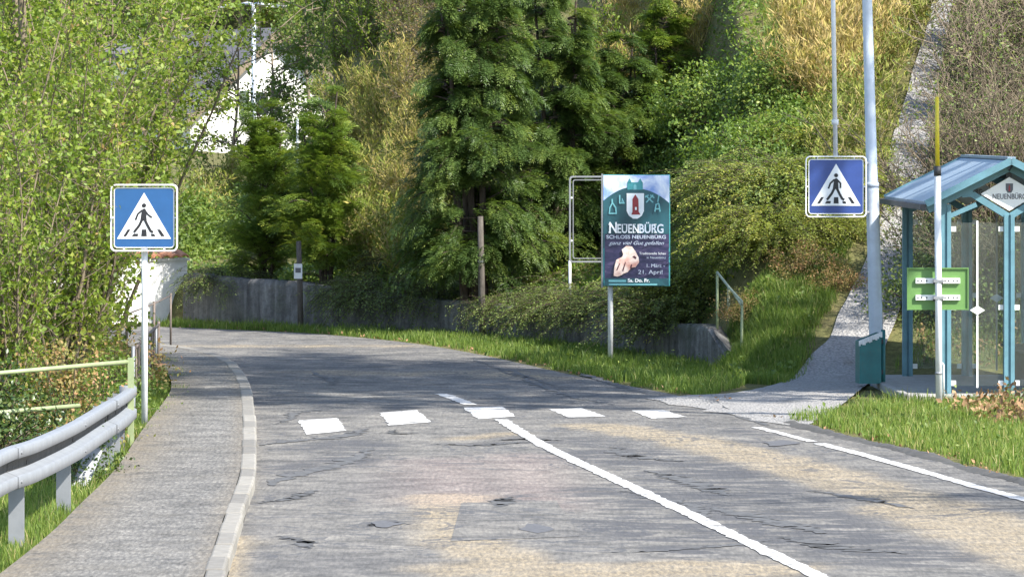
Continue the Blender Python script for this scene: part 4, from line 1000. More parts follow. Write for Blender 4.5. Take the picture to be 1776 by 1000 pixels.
# purlins and eave beams
for x in (0, 2*W2): MB().bar((x, -0.05, ztop(x) - 0.13), (x, LEN + 0.05, ztop(x) - 0.13), 0.07, 0.10).build('eave_beam', M['teal'], sh)
MB().bar((W2, 0, ztop(W2) - 0.10), (W2, LEN, ztop(W2) - 0.10), 0.06, 0.10).build('ridge_beam', M['darkmetal'], sh)
for s in (-1, 1):
    e = W2 + s*(W2 + 0.24); z0 = zE
    q = [(e, z0 - 0.015), (W2, zR - 0.015), (W2, zR + 0.012), (e, z0 + 0.012)]
    rf = MB().prism(q if s < 0 else [q[1], q[0], q[3], q[2]], -0.22, LEN + 0.24).build('roof_panel', M['roofs'], sh)
    for yy in (-0.235, LEN + 0.255):
        MB().bar((e, yy, z0 - 0.01), (W2, yy, zR - 0.01), 0.025, 0.075).build('verge_trim', M['teal'], rf)
    MB().bar((e + s*0.03, -0.24, z0 - 0.045), (e + s*0.03, LEN + 0.26, z0 - 0.045), 0.07, 0.06).build('gutter', M['darkmetal'], rf)
MB().bar((W2, -0.24, zR + 0.018), (W2, LEN + 0.26, zR + 0.018), 0.09, 0.03).build('ridge_cap', M['roofs'], sh)
# diamond crest boards in both gables
for y, sgn in ((-0.035, 1), (LEN + 0.035, 1)):
    cz_ = 2.245; dh, dw = 0.185, 0.315
    db = MB().prism([(W2 - dw, cz_), (W2, cz_ - dh), (W2 + dw, cz_), (W2, cz_ + dh)], y - 0.008, y + 0.008).build('diamond_board', M['white'], sh)
    MB().prism([(W2 - 0.04, cz_ + 0.115), (W2 - 0.04, cz_ + 0.045), (W2 - 0.02, cz_ + 0.012), (W2 + 0.02, cz_ + 0.012), (W2 + 0.04, cz_ + 0.045), (W2 + 0.04, cz_ + 0.115)], y - 0.0125, y - 0.0085).build('crest', M['letters'], db)
    MB().prism([(W2 - 0.010, cz_ + 0.03), (W2 + 0.010, cz_ + 0.03), (W2 + 0.008, cz_ + 0.08), (W2, cz_ + 0.105), (W2 - 0.008, cz_ + 0.08)], y - 0.0145, y - 0.013).build('crest_tower', M['pred'], db)
    t = text_part('town_letters', 'NEUENBÜRG', 0.082, 0, y - 0.012, cz_ - 0.055, M['letters'], db, 'CENTER', 0.001)
    for v in t.data.vertices: v.co.x = v.co.x * 0.78 + W2
# glass walls: two panes in each gable with a rod and diamond plate, three panes in the back
def gpane(x0, x1, y, gable=True):
    g_ = MB().box(x0 + pw/2 + 0.008, x1 - pw/2 - 0.008, y - 0.005, y + 0.005, 0.14, 1.93).build('glass_pane', M['glass'], sh)
    xm = (x0 + x1) / 2
    MB().bar((xm, y - 0.016, 0.12), (xm, y - 0.016, 1.95), 0.02, 0.02).build('pane_rod', M['white' if y < 1 else 'galv'], sh)
    MB().prism([(xm - 0.082, 0.97), (xm, 0.92), (xm + 0.082, 0.97), (xm, 1.02)], y - 0.034, y - 0.028).build('diamond_plate', M['white'] if y < 1 else M['lamp'], sh)
    for z in (0.17, 1.0, 1.86):
        for s, xx in ((1, x0 + pw/2), (-1, x1 - pw/2)):
            MB().box(xx + s*0.004 - 0.0, xx + s*0.058, y - 0.020, y + 0.020, z - 0.028, z + 0.028).build('pane_clip', M['white'], sh) if s > 0 else MB().box(xx - 0.058, xx - 0.004, y - 0.020, y + 0.020, z - 0.028, z + 0.028).build('pane_clip', M['white'], sh)
for y in (0, LEN):
    for x in (0, W2): gpane(x, x + W2, y)
for y0_, y1_ in ((0, LEN/2), (LEN/2, LEN)):
    MB().box(2*W2 - 0.005, 2*W2 + 0.005, y0_ + 0.07, y1_ - 0.07, 0.14, 1.93).build('glass_pane', M['glass'], sh)
# bench inside
for k in range(4): MB().box(1.02 + k*0.085, 1.09 + k*0.085, 0.7, 3.4, 0.43, 0.46).build('bench_slat', M['bench'], sh)
for y in (0.9, 3.2): MB().box(1.04, 1.34, y - 0.03, y + 0.03, 0.03, 0.43).build('bench_support', M['darkmetal'], sh)
# slab
slab = MB().box(-0.42, 1.75, -0.35, LEN + 0.35, -0.05, 0.055).build('floor_slab', M['concrete'], sh, bevel=0.02)
MB().box(-0.52, -0.425, -0.35, LEN + 0.2, -0.05, 0.075).build('slab_edge', M['concrete'], sh, bevel=0.015)

# ------------------------------------------------------------------ stop board on a marker pole
DG = 55.6; q = P(1628, 690, DG)
bs = empty('stop_board', (q.x, DG, 0), 0, 'bright green board seen from behind on a yellow-tipped pole', 'sign')
def zg(y): return P(0, y, DG).z
xg = lambda x: (x - 888)/FPX*DG - q.x
MB().tube([(xg(1629), 0, -0.2), (xg(1626), 0, zg(290))], 0.036, 14).build('pole', M['postwhite'], bs, True)
MB().tube([(xg(1626), 0, zg(291)), (xg(1625), 0, zg(168))], [0.024, 0.022], 12).build('yellow_tip', M['yellow'], bs, True)
MB().tube([(xg(1626), 0, zg(305)), (xg(1626), 0, zg(288))], 0.039, 14).build('collar', M['darkmetal'], bs, True)
bd = MB().box(xg(1575), xg(1680), 0.085, 0.092, zg(537), zg(465)).build('board', M['green'], bs)
m = MB(); yb0, yb1 = 0.066, 0.0845
m.box(xg(1575), xg(1680), yb0, yb1, zg(466.5), zg(464.5)); m.box(xg(1575), xg(1680), yb0, yb1, zg(537.5), zg(535.5)); m.box(xg(1574), xg(1576), yb0+.001, yb1-.001, zg(538), zg(464)); m.box(xg(1679), xg(1681), yb0+.001, yb1-.001, zg(538), zg(464))
m.build('board_rim', M['green'], bd)
for yy in (487, 516):
    r_ = MB().box(xg(1589), xg(1666), 0.055, 0.084, zg(yy + 4.5), zg(yy - 4.5)).build('mounting_rail', M['white'], bs)
    m = MB()
    for xx in (1593, 1599, 1608, 1640, 1646, 1655, 1661): m.box(xg(xx - 1.1), xg(xx + 1.1), 0.052, 0.0545, zg(yy + 1.3), zg(yy - 1.3))
    m.build('rail_holes', M['black'], r_)
    MB().box(xg(1627.5) - 0.055, xg(1627.5) + 0.055, -0.042, 0.054, zg(yy + 2.4), zg(yy - 2.4)).build('clamp', M['galv'], bs)
    MB().box(xg(1619), xg(1636), 0.03, 0.0545, zg(yy + 6), zg(yy - 0.5)).build('clamp_shoe', M['darkmetal'], bs)
MB().tube([(xg(1637), 0.03, zg(690)), (xg(1637), 0.03, zg(633)), (xg(1634), 0.03, zg(629))], 0.010, 8).build('cable_guard', M['white'], bs, True)
MB().tube([(xg(1628), 0, zg(649)), (xg(1628), 0, zg(645))], 0.040, 14).build('collar', M['galv'], bs, True)

# ------------------------------------------------------------------ litter bin
DN = 59.0; a = P(1491, 665, DN); w_ = 38/(FPX/DN)
lb = empty('litter_bin', (a.x, DN, 0), 0.1, 'dark teal litter bin with a slanted open top by the lamp post', 'bin')
zb_ = max(0.02, a.z); zf = P(0, 592, DN).z; zk = P(0, 577, DN).z
def binshell(t):
    x0, x1, y0, y1 = t, w_ - t, t, 0.30 - t; return [(x0,y0),(x1,y0),(x1,y1),(x0,y1)]
o_ = binshell(0); i_ = binshell(0.012); tp = lambda x: zf + (zk - zf) * x / w_
m = MB(); m.add([(x, y, zb_) for x, y in o_] + [(x, y, tp(x)) for x, y in o_] + [(x, y, tp(x)) for x, y in i_] + [(x, y, zb_ + 0.05) for x, y in i_],
      [(0,3,2,1)] + [(k_, (k_+1) % 4, 4 + (k_+1) % 4, 4 + k_) for k_ in range(4)] + [(4 + k_, 4 + (k_+1) % 4, 8 + (k_+1) % 4, 8 + k_) for k_ in range(4)] + [(8 + k_, 8 + (k_+1) % 4, 12 + (k_+1) % 4, 12 + k_) for k_ in range(4)] + [(12,13,14,15)])
m.build('bin_body', M['tealdk'], lb)
m = MB()
for k_ in range(14):
    t = k_/13; m.tube([(0.0 + w_*t, -0.006 + 0.004*math.sin(k_*2.1), tp(w_*t) - 0.05 + 0.012*math.sin(k_*1.7)), (0.0 + w_*t, -0.002, tp(w_*t) + 0.012)], 0.011, 6)
m.build('bag_rim', M['postwhite'], lb)
MB().tube([(w_ + 0.05, 0.16, -0.2), (w_ + 0.05, 0.16, zk + 0.03)], 0.025, 10).build('post', M['tealdk'], lb, True)
b = MB(); b.box(w_ - 0.004, w_ + 0.045, 0.13, 0.19, zb_ + 0.1, zb_ + 0.15); b.box(w_ - 0.004, w_ + 0.045, 0.13, 0.19, zk - 0.13, zk - 0.08); b.build('bracket', M['darkmetal'], lb)

# ------------------------------------------------------------------ guard rail along the footpath
gr = empty('guard_rail', (0, 0, 0), 0, 'galvanised steel guard rail with posts along the footpath', 'guard rail')
GP3 = smooth_line([(-3.72,24,.755),(-3.68,30,.755),(-3.635,35.5,.755),(-3.535,37.3,.745),(-3.475,40.0,.72),(-3.50,43.2,.68),(-3.565,46.0,.62),(-3.655,48.5,.565)], 10)
GP = GP3[:, :2]; gz = lambda y: float(np.interp(y, GP3[:, 1], GP3[:, 2])) - 0.755
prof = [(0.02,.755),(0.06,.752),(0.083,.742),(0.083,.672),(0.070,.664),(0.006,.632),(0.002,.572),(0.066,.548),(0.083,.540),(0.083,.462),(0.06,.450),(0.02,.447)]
Gs = np.concatenate([[0], np.cumsum(np.hypot(*np.diff(GP, axis=0).T))])
def beam(s0, s1, off=0.0):
    n_ = max(6, int((s1 - s0)/0.25)); vv = []; ff = []; k_ = len(prof)
    for i in range(n_ + 1):
        t = s0 + (s1 - s0)*i/n_; p_ = on(GP, Gs, t); e_ = on(GP, Gs, min(t + .05, Gs[-1])); b_ = on(GP, Gs, max(t - .05, 0)); d_ = unit(e_ - b_); n2 = np.array([d_[1], -d_[0]])
        for (o1, z) in prof: vv.append((*(p_ + n2*(o1 + 0.06 + off)), z + gz(p_[1])))
        for (o1, z) in prof: vv.append((*(p_ + n2*(o1 + 0.056 + off)), z + gz(p_[1])))
    for i in range(n_):
        for j in range(k_ - 1):
            a_ = i*2*k_ + j; ff.append((a_, a_+1, a_+1+2*k_, a_+2*k_)); a_ += k_; ff.append((a_+1, a_, a_+2*k_, a_+1+2*k_))
    me = np_mesh('beam', vv, ff); me.materials.append(M['galv']); me.materials.append(M['grime']); idx = np.zeros(len(ff), np.int32); idx[[q_ for q_ in range(len(ff)) if (q_ // 2) % (k_ - 1) in (4, 5)]] = 1; me.polygons.foreach_set('material_index', idx); return me  # upper slope and floor of the groove take the darker material
bnd = [0.0, 4.5, 8.5, 12.5, 16.5, 20.5, Gs[-1]]
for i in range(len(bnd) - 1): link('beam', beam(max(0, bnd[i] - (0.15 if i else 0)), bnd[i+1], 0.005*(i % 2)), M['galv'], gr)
for y in (29.1, 33.1, 37.1, 40.2, 44.3, 45.6, 46.8, 48.0):
    t = np.interp(y, GP[:, 1], Gs); p_ = on(GP, Gs, t); x = p_[0] - 0.002; dz = gz(y)
    m = MB(); m.box(x - 0.055, x + 0.055, y - 0.004, y + 0.004, -0.25, 0.70 + dz); m.box(x - 0.055, x - 0.047, y + 0.004, y + 0.055, -0.25, 0.70 + dz); m.box(x + 0.047, x + 0.055, y + 0.004, y + 0.055, -0.25, 0.70 + dz)
    ps_ = m.build('post', M['galv'], gr); MB().tube([(p_[0] + 0.05, y + 0.02, 0.60 + dz), (p_[0] + 0.075, y + 0.02, 0.60 + dz)], 0.016, 8).build('bolt', M['darkmetal'], ps_)
for t in bnd[1:-1]:
    for dt in (-0.05,):
        for z in (0.705, 0.50):
            p_ = on(GP, Gs, t + dt); MB().tube([(p_[0] + 0.135, p_[1], z + gz(p_[1])), (p_[0] + 0.158, p_[1], z + gz(p_[1]))], 0.011, 8).build('bolt', M['galv'], gr)
pe_ = GP[-1]; dz = gz(pe_[1])
MB().tube([(pe_[0] + 0.06, pe_[1], 0.44 + dz), (pe_[0] + 0.06, pe_[1], 0.757 + dz)], 0.075, 14).build('end_cap', M['galv'], gr, True)
MB().bar(P(165, 778, 43.4), P(122, 866, 43.4) - Vector((0, 0.3, 0.12)), 0.13, 0.05, (0, 1, 0)).build('brace', M['galv'], gr)

# two-pipe railing across the stream outlet
pr_ = empty('pipe_railing', (0, 0, 0), 0, 'pale green two-pipe railing in front of the leafy shrubs', 'railing')
a1, a0 = P(222, 627, 48.0), P(-40, 650, 46.2)
b1, b0 = P(137, 703, 47.4), P(-40, 718, 46.2)
MB().tube([a0, a1], 0.021, 10).build('rail', M['palegreen'], pr_, True); MB().tube([b0, b1], 0.021, 10).build('rail', M['palegreen'], pr_, True)
q = P(227, 620, 48.0); MB().bar((q.x, 48.0, -0.1), (q.x, 48.0, q.z), 0.055, 0.05, (0, 1, 0)).build('post', M['palegreen'], pr_)
q = P(-36, 640, 46.2); MB().bar((q.x, 46.2, -0.1), (q.x, 46.2, q.z), 0.06, 0.06, (0, 1, 0)).build('post', M['palegreen'], pr_)

# barred railing further along the footpath
br = empty('barred_railing', (0, 0, 0), 0, 'grey steel railing with upright bars on the far footpath edge', 'railing')
r0, r1 = Vector(((231-888)/FPX*55.5, 55.5, 0.0)), Vector(((275-888)/FPX*62.5, 62.5, 0.0)); zt3 = 0.60
for i in range(11):
    q = r0.lerp(r1, i/10); big = i % 5 == 0
    MB().tube([(q.x, q.y, 0.0), (q.x, q.y, zt3 + (0.0 if not big else 0.04))], 0.019 if big else 0.012, 8).build('post' if big else 'bar', M['rust'] if i % 3 else M['galv'], br, True)
for z in (zt3, 0.24): MB().tube([r0 + Vector((0, 0, z)), r1 + Vector((0, 0, z))], 0.016, 8).build('rail', M['rust'], br, True)
# leaning thin posts and old wire fence by the white wall
wf = empty('wire_fence', (0, 0, 0), 0, 'rusty thin fence posts with a sagging rail before the white wall', 'fence')
for px, y0_, y1_, d in ((219, 515, 615, 66), (266, 522, 600, 68)):
    a, b_ = P(px, y0_, d), P(px, y1_, d); MB().tube([(a.x, d, 0.0), (a.x + 0.01, d, a.z)], 0.018, 8).build('post', M['rust'], wf, True)
MB().tube([P(219, 545, 66), P(266, 527, 68), P(296, 512, 70)], 0.010, 6).build('rail', M['rust'], wf, True)
q = P(296, 512, 70); MB().tube([(q.x, 70, 0), (q.x, 70, q.z + 0.03)], 0.014, 8).build('post', M['rust'], wf, True)

# ------------------------------------------------------------------ lamps on the far slope
def far_lamp(name, px, d, top_y, arms, label, r=0.05):
    c = P(px, top_y, d); zb = hgt(c.x, d); o = empty(name, (c.x, d, zb), 0, label, 'street lamp')
    MB().tube([(0, 0, -0.2), (0, 0, c.z - zb)], [r*1.3, r], 10).build('pole', M['lamp'], o, True)
    for (x0, y0_, x1, y1_) in arms:
        a, b_ = P(x0, y0_, d), P(x1, y1_, d); w2 = (a.x + b_.x)/2
        MB().tube([(0, 0, c.z - zb), (a.x - c.x, 0, a.z - zb), (b_.x - c.x, -0.05, b_.z - zb)], [r*0.8, r*0.8, r*0.7], 8).build('lamp_arm', M['lamp'], o, True)
        e = b_.x - c.x; s = 1 if e > 0 else -1
        MB().prism([(e - s*0.02, b_.z - zb - 0.05), (e + s*0.55*d/150, b_.z - zb - 0.06), (e + s*0.6*d/150, b_.z - zb), (e + s*0.05, b_.z - zb + 0.06)][::s], -0.12, 0.06).build('lamp_head', M['white'], o)
    return o
far_lamp('street_lamp', 440, 150, 9, [(430, 6, 412, 10), (450, 6, 462, 10)], 'far white street lamp with two arms above the gabled house', 0.06)
far_lamp('street_lamp', 789, 88, 22, [(795, 19, 812, 21)], 'small white street lamp standing left of the tall yew crown', 0.04)
far_lamp('marker_post', 516, 90, 205, [], 'thin pale post rising between the two yellowish yews', 0.02)['category'] = 'post'

# ------------------------------------------------------------------ vegetation
V3 = lambda x, y, dz=0.0: Vector((x, y, hgt(x, y) + dz))
# --- leafy spring shrubs on the left, by the railing
GL_ = 'leafy spring shrubs left of the footpath'
specs = [  # x, y, height, spread, stems, twigs per stem, leaves per twig, leaf
    (-5.05, 51.8, 3.2, 0.75, 16, 50, 13, 0.060, 'lf_spring', 'bright leafy shrub directly behind the pipe railing'),
    (-4.85, 55.6, 4.4, 0.85, 18, 60, 13, 0.064, 'lf_spring', 'tall bright leafy shrub behind the crossing sign post'),
    (-4.95, 59.5, 5.4, 0.95, 18, 60, 13, 0.068, 'lf_spring', 'tall yellow-green shrub beside the barred railing'),
    (-5.30, 64.5, 6.0, 1.2, 18, 62, 13, 0.072, 'lf_spring', 'tall leafy shrub next to the rusty thin fence posts'),
    (-6.3, 57.5, 6.2, 1.4, 16, 60, 10, 0.068, 'lf_spring', 'stemmy half-leafed shrub with pale upright trunks'),
    (-6.6, 62.0, 6.8, 1.6, 18, 62, 12, 0.074, 'lf_spring', 'tall green shrub deep behind the leafy roadside shrubs'),
    (-6.7, 70.5, 6.6, 1.5, 18, 62, 12, 0.076, 'lf_spring', 'big green shrub arching toward the white gabled house'),
]
for i, (x, y, h, s, ns, nt_, nl, lf, mt, lab) in enumerate(specs):
    T, LF = gen_shrub(h, s, ns, nt_, nl, lf, 100 + i, 0.55 if i != 4 else 0.62, 0.03, 0.024)
    plant('leafy_shrub', (x, y, -0.05), T, LF, mt, 'twig', lab, 'shrub', GL_, 'stems')
# pale trunks among them
for px, d, lab in ((34, 60.5, 'pale upright tree trunk rising among the leafy left shrubs'), (12, 63, 'slender tree leaning beside the pale trunk in the left shrubs')):
    r = np.random.default_rng(int(px)); T = Tubes(8); c = P(px, 300, d)
    st = curve([0, 0, -0.1], [0.01, 0.0, 1], 8.5, 12, r, 0, 0.03); T.add(st, 0.075, 0.03); Tb = Tubes(4); LP = []
    q_, d_ = interp_pts(st, np.linspace(0.35, 0.98, 26))
    for j in range(26):
        tw = curve(q_[j], unit(d_[j]*0.7 + unit(r.normal(size=3))), r.uniform(0.6, 1.8), 6, r, 0, 0.12); Tb.add(tw, 0.014, 0.003)
        LP.append(tw[1:].repeat(40, 0) + r.normal(0, 0.13, (200, 3)))
    LP = np.vstack(LP); n = len(LP); ln = 0.06*r.uniform(0.6, 1.3, n); Vk, Fk = kites(LP, rdir(n, r), rdir(n, r) + [0, 0, .5], ln, ln*0.6)
    o = empty('young_tree', (c.x, d, 0), 0, lab, 'tree'); link('trunk', T.mesh('trunk'), M['bark'], o); link('branches', Tb.mesh('branches'), M['twig'], o)
    link('crown', np_mesh('crown', Vk, Fk, tint=np.repeat(np.clip(r.normal(0.55, 0.2, n), 0, 1), 4)), M['lf_spring'], o)
# low growth under the railing
T, LF = gen_mound(0.75, 0.8, 0.75, 90, 55, 0.05, 131, 0.45, 0.12); plant('ivy_bush', V3(-4.75, 46.9), T, LF, 'lf_ivy', 'twig', 'dark glossy ivy bush under the pipe railing', 'bush', None, 'stems')
T, LF = gen_mound(0.55, 0.6, 0.9, 70, 50, 0.045, 132, 0.5, 0.11); plant('bramble_bush', V3(-4.15, 48.2), T, LF, 'lf_rust', 'twig', 'rusty mixed bramble between the two pipe rails', 'bush', None, 'stems')
T, LF = gen_mound(0.5, 0.9, 0.55, 60, 50, 0.045, 133, 0.5, 0.11); plant('bramble_bush', V3(-4.2, 53.2), T, LF, 'lf_mid', 'twig', 'low green bramble behind the crossing sign post', 'bush', None, 'stems')
T, LF = gen_mound(0.35, 0.5, 0.42, 36, 40, 0.04, 134, 0.5, 0.09); plant('ivy_bush', V3(-3.62, 43.6), T, LF, 'lf_ivy', 'twig', 'small ivy clump growing behind the guard rail posts', 'bush', None, 'stems')
T, LF = gen_mound(0.7, 1.4, 0.7, 80, 50, 0.05, 135, 0.5, 0.13); plant('bramble_bush', V3(-4.6, 58.0), T, LF, 'lf_rust', 'twig', 'tangled bramble behind the barred railing', 'bush', None, 'stems')

# --- yews behind the retaining wall
GY = 'yews behind the retaining wall'
def yew(px, d, ztop, rad, seed, nb, per, spray, mat, lab, zoff=0.0, **kw):
    b_ = at(px, d); h = ztop - b_.z; T, LF = gen_yew(h, rad, seed, nb, spray, per, **kw)
    return plant('yew_tree', b_ + Vector((0, 0, -0.02)), T, LF, mat, 'bark_dark', lab, 'tree', GY, 'trunk', 'crown')
yew(452, 78.7, 3.45, 0.95, 201, 150, 50, 0.135, 'lf_yewy', 'small yellow-green yew near the white garden wall', tops=4, up=1.7, lo=0.02)
yew(563, 77.5, 3.65, 0.90, 202, 150, 52, 0.135, 'lf_yewy', 'narrow yew directly behind the thin timber post', tops=3, up=1.8, lo=0.02)
yew(826, 74.2, 6.2, 1.40, 203, 300, 72, 0.14, 'lf_yew', 'tall dark yew with the timber post rising into it', tops=4, lo=0.12, up=0.5)
yew(985, 74.8, 5.6, 0.95, 204, 210, 68, 0.14, 'lf_yew', 'tall yew behind the thin grey sign frame', tops=4, lo=0.05, up=0.6)
yew(905, 77.8, 7.4, 0.95, 205, 140, 56, 0.15, 'lf_yew', 'rear yew whose crown fills the gap between the two tall ones', tops=3, lo=0.1, up=0.7)
yew(1080, 75.6, 4.5, 0.80, 207, 130, 56, 0.14, 'lf_yew', 'shorter yew rising behind the poster board', tops=3, lo=0.03, up=0.7)
yew(1150, 77.5, 5.0, 0.75, 208, 110, 50, 0.14, 'lf_yewy', 'fresh green yew between the poster board and the laurel bushes', tops=3, lo=0.03, up=0.8)
yew(1235, 80.5, 7.6, 0.8, 206, 100, 46, 0.15, 'lf_yew', 'dark yew standing high on the slope above the laurel bushes', tops=2, lo=0.1, up=0.7)

# --- broad-leaved bushes on the slope
GB = 'dense green bushes on the slope'
Tm = [gen_mound(0.95, 0.8, 0.85, 120, 62, 0.062, 300 + k, 0.5, 0.13) for k in range(3)]
mounds = [(1120,205,0.85,'lf_laurel','green laurel bush uphill of the poster board'), (1240,150,0.95,'lf_laurel','green laurel bush just below the high dark yew'),
          (1345,120,0.9,'lf_laurel','green laurel bush beside the dry reeds at the top'), (1185,290,0.9,'lf_laurel','laurel bush directly behind the poster board'),
          (1300,250,0.95,'lf_laurel','laurel bush in the middle of the slope'), (1405,215,0.8,'lf_laurel','laurel bush uphill behind the hanging sign rod'),
          (1430,300,0.65,'lf_laurel','laurel bush behind the hanging crossing sign'), (1345,340,0.8,'lf_coto','grey-green bush left of the hanging crossing sign'),
          (1100,300,0.7,'lf_laurel','laurel bush between the poster board and the thin sign frame'), (1060,150,0.75,'lf_coto','grey-green bush at the right flank of the tall yews'),
          (1490,250,0.50,'lf_spring','fresh green bush behind the lamp post'), (1470,170,0.55,'lf_spring','fresh green bush beside the upper gravel path')]
for i, (px, py, sc, mt, lab) in enumerate(mounds):
    T, LF = Tm[i % 3]; r = np.random.default_rng(340 + i)
    b_ = hit(px, py + 95*sc*0.55); 
    if i < 3: keep = (T, LF)
    else:
        V_ = LF[0]; LF = (V_, LF[1], np.clip(LF[2] + r.normal(0, 0.04) , 0, 1))
    plant('slope_bush', b_ - Vector((0, 0, 0.1)), T, LF, mt, 'twig', lab, 'bush', GB, 'stems', rz=r.uniform(0, 6.28), sc=sc)

# --- cotoneaster hanging over the wall
GC = 'arching cotoneaster along the wall'
Tc = [gen_coto(0.75, 0.75, 330, 52, 0.034, 400, 0.5), gen_coto(0.6, 0.5, 230, 46, 0.032, 401, 0.42, length=(0.4, 1.0), droop=0.22), gen_coto(0.95, 0.9, 420, 52, 0.036, 402, 0.52)]
base = [plant('cotoneaster_bush', (0, 0, 0), *Tc[k], 'lf_coto', 'bark_dark', 'x', 'bush', GC, 'stems') for k in range(3)]
cot = [(2, 1320, 67.4, 0.95, 'broad arching cotoneaster above the handrail'), (0, 1190, 67.4, 1.0, 'arching cotoneaster right beside the poster board'), (0, 1168, 67.1, 0.90, 'low cotoneaster spilling over the wall end beside the cheek wall'),
       (2, 1395, 67.4, 0.85, 'cotoneaster mound behind the handrail and below the hanging sign'), (0, 1005, 71.0, 0.9, 'grey cotoneaster hanging over the wall left of the poster board'), (0, 1050, 70.0, 0.75, 'cotoneaster growing round the thin grey sign frame'),
       (1, 955, 71.7, 0.9, 'grey cotoneaster trailing over the wall under the tall yews'), (1, 745, 75.3, 0.95, 'cotoneaster hanging over the wall left of the thick timber post'), (1, 665, 76.0, 1.05, 'wide cotoneaster spilling over the middle of the wall'),
       (0, 705, 77.2, 0.8, 'yellowish cotoneaster on top of the wall below the dry reeds'), (1, 612, 76.5, 0.8, 'small cotoneaster over the wall right of the narrow yew'), (1, 395, 78.5, 0.85, 'ivy-like cotoneaster over the wall near the garden wall'),
       (1, 345, 79.9, 0.6, 'cotoneaster where the retaining wall meets the garden wall'), (1, 880, 73.4, 0.8, 'dark cotoneaster at the foot of the tall yews')]
first = {0: True, 1: True, 2: True}
for i, (k, px, d, sc, lab) in enumerate(cot):
    o = base[k] if first[k] else copy_tree(base[k]); first[k] = False
    b_ = at(px, d); o.location = b_ + Vector((0, 0, -0.05)); o.rotation_euler = (0, 0, i*1.3); o.scale = (sc, sc, sc); o['label'] = lab
Ty = gen_coto(0.95, 0.95, 480, 60, 0.042, 403, 0.60, length=(0.45, 1.1), droop=0.2)
yb = None
for i, (px, d, sc, lab) in enumerate(((1355, 67.0, 1.05, 'large yellow-green mounded bush behind the handrail'), (1225, 67.6, 0.85, 'yellow-green mounded bush between poster board and handrail'), (1425, 67.2, 0.9, 'yellow-green mounded bush below the hanging crossing sign'),
        (1290, 68.2, 0.75, 'yellow-green bush higher up behind the mounded bushes'), (1195, 68.2, 0.72, 'yellow-green bush just behind the poster board'), (1400, 69.0, 0.75, 'yellow-green bush behind the hanging crossing sign'), (1325, 65.7, 0.85, 'rounded yellow-green bush right behind the handrail posts'), (1415, 66.0, 0.7, 'rounded yellow-green bush between handrail and gravel path'))):
    o = plant('mounded_bush', (0, 0, 0), *Ty, 'lf_mound', 'bark_dark', lab, 'bush', 'yellow-green mounded bushes right of the poster', 'stems') if yb is None else copy_tree(yb)
    yb = yb or o; o.location = at(px, d) - Vector((0, 0, 0.06)); o.rotation_euler = (0, 0, i*1.7); o.scale = (sc,)*3; o['label'] = lab
# rusty bushes
Tr = gen_mound(0.75, 0.6, 0.6, 90, 60, 0.042, 450, 0.55, 0.11)
for i, (px, py, sc, lab) in enumerate(((1400,440,0.62,'rusty orange-tinged bush beside the gravel path'), (1290,520,0.50,'rusty low bush behind the handrail posts'), (1410,215,0.40,'small orange bush behind the hanging rod'), (1455,470,0.5,'yellow-green bush at the turn of the gravel path'))):
    src = plant('rusty_bush', (0, 0, 0), *Tr, 'lf_rust', 'twig', lab, 'bush', 'rusty bushes by the path', 'stems') if i == 0 else copy_tree(rb0)
    if i == 0: rb0 = src
    src.location = hit(px, py + 25) - Vector((0, 0, 0.05)); src.rotation_euler = (0, 0, i*2.0); src.scale = (sc,)*3; src['label'] = lab

# --- golden brush, dry reeds and grey thicket on the slope
def brush_kind(name, seed, mu, leaf, asp, upl, h=1.5, leafmat='dry', nl=6, stemmat='reed', label='x', cat='dry brush', group=None):
    T, LF = gen_shrub(h, 0.75, 20, 22, nl, leaf*1.15, seed, mu, 0.05, 0.009, (0.25, 0.6), 0.0, asp, upl)
    return plant(name, (0, 0, 0), T, LF, leafmat, stemmat, label, cat, group, 'stems', 'leaves')
GA, GE, GF, GH = 'golden brush left of the tall yews', 'dry reeds right of the tall yews', 'orange reeds behind the lamp post', 'grey-green thicket on the upper slope'
kinds = {'a': (brush_kind('golden_brush', 510, 0.26, 0.11, 0.16, 0.9, group=GA), 'golden yellow-green brush between the narrow yew and the tall yew'),
         'b': (brush_kind('golden_brush', 511, 0.52, 0.11, 0.15, 0.9, group=GA), 'orange-brown dry brush at the left flank of the tall yew'),
         'c': (brush_kind('golden_brush', 512, 0.10, 0.10, 0.25, 0.5, group=GA), 'greenish brush behind the wide cotoneaster on the wall'),
         'd': (brush_kind('dry_reeds', 513, 0.62, 0.13, 0.12, 1.2, group=GE), 'brown dry reeds between the tall yews and the high dark yew'),
         'e': (brush_kind('dry_reeds', 514, 0.72, 0.13, 0.13, 1.1, group=GF), 'orange dry reeds behind the hanging rod and lamp post'),
         'f': (brush_kind('green_reeds', 515, 0.08, 0.11, 0.18, 0.9, group='green reeds along the gravel path'), 'green reeds growing along the upper gravel path'),
         'g': (brush_kind('thicket_bush', 516, 0.5, 0.055, 0.5, 0.1, 1.7, 'lf_spring', 9, 'twig', cat='bush', group=GH), 'grey-green thicket above the golden brush'),
         'h': (brush_kind('thicket_bush', 517, 0.4, 0.05, 0.5, 0.1, 1.6, 'lf_rust', 6, 'twig', cat='bush', group=GH), 'brownish thicket below the small white lamp')}
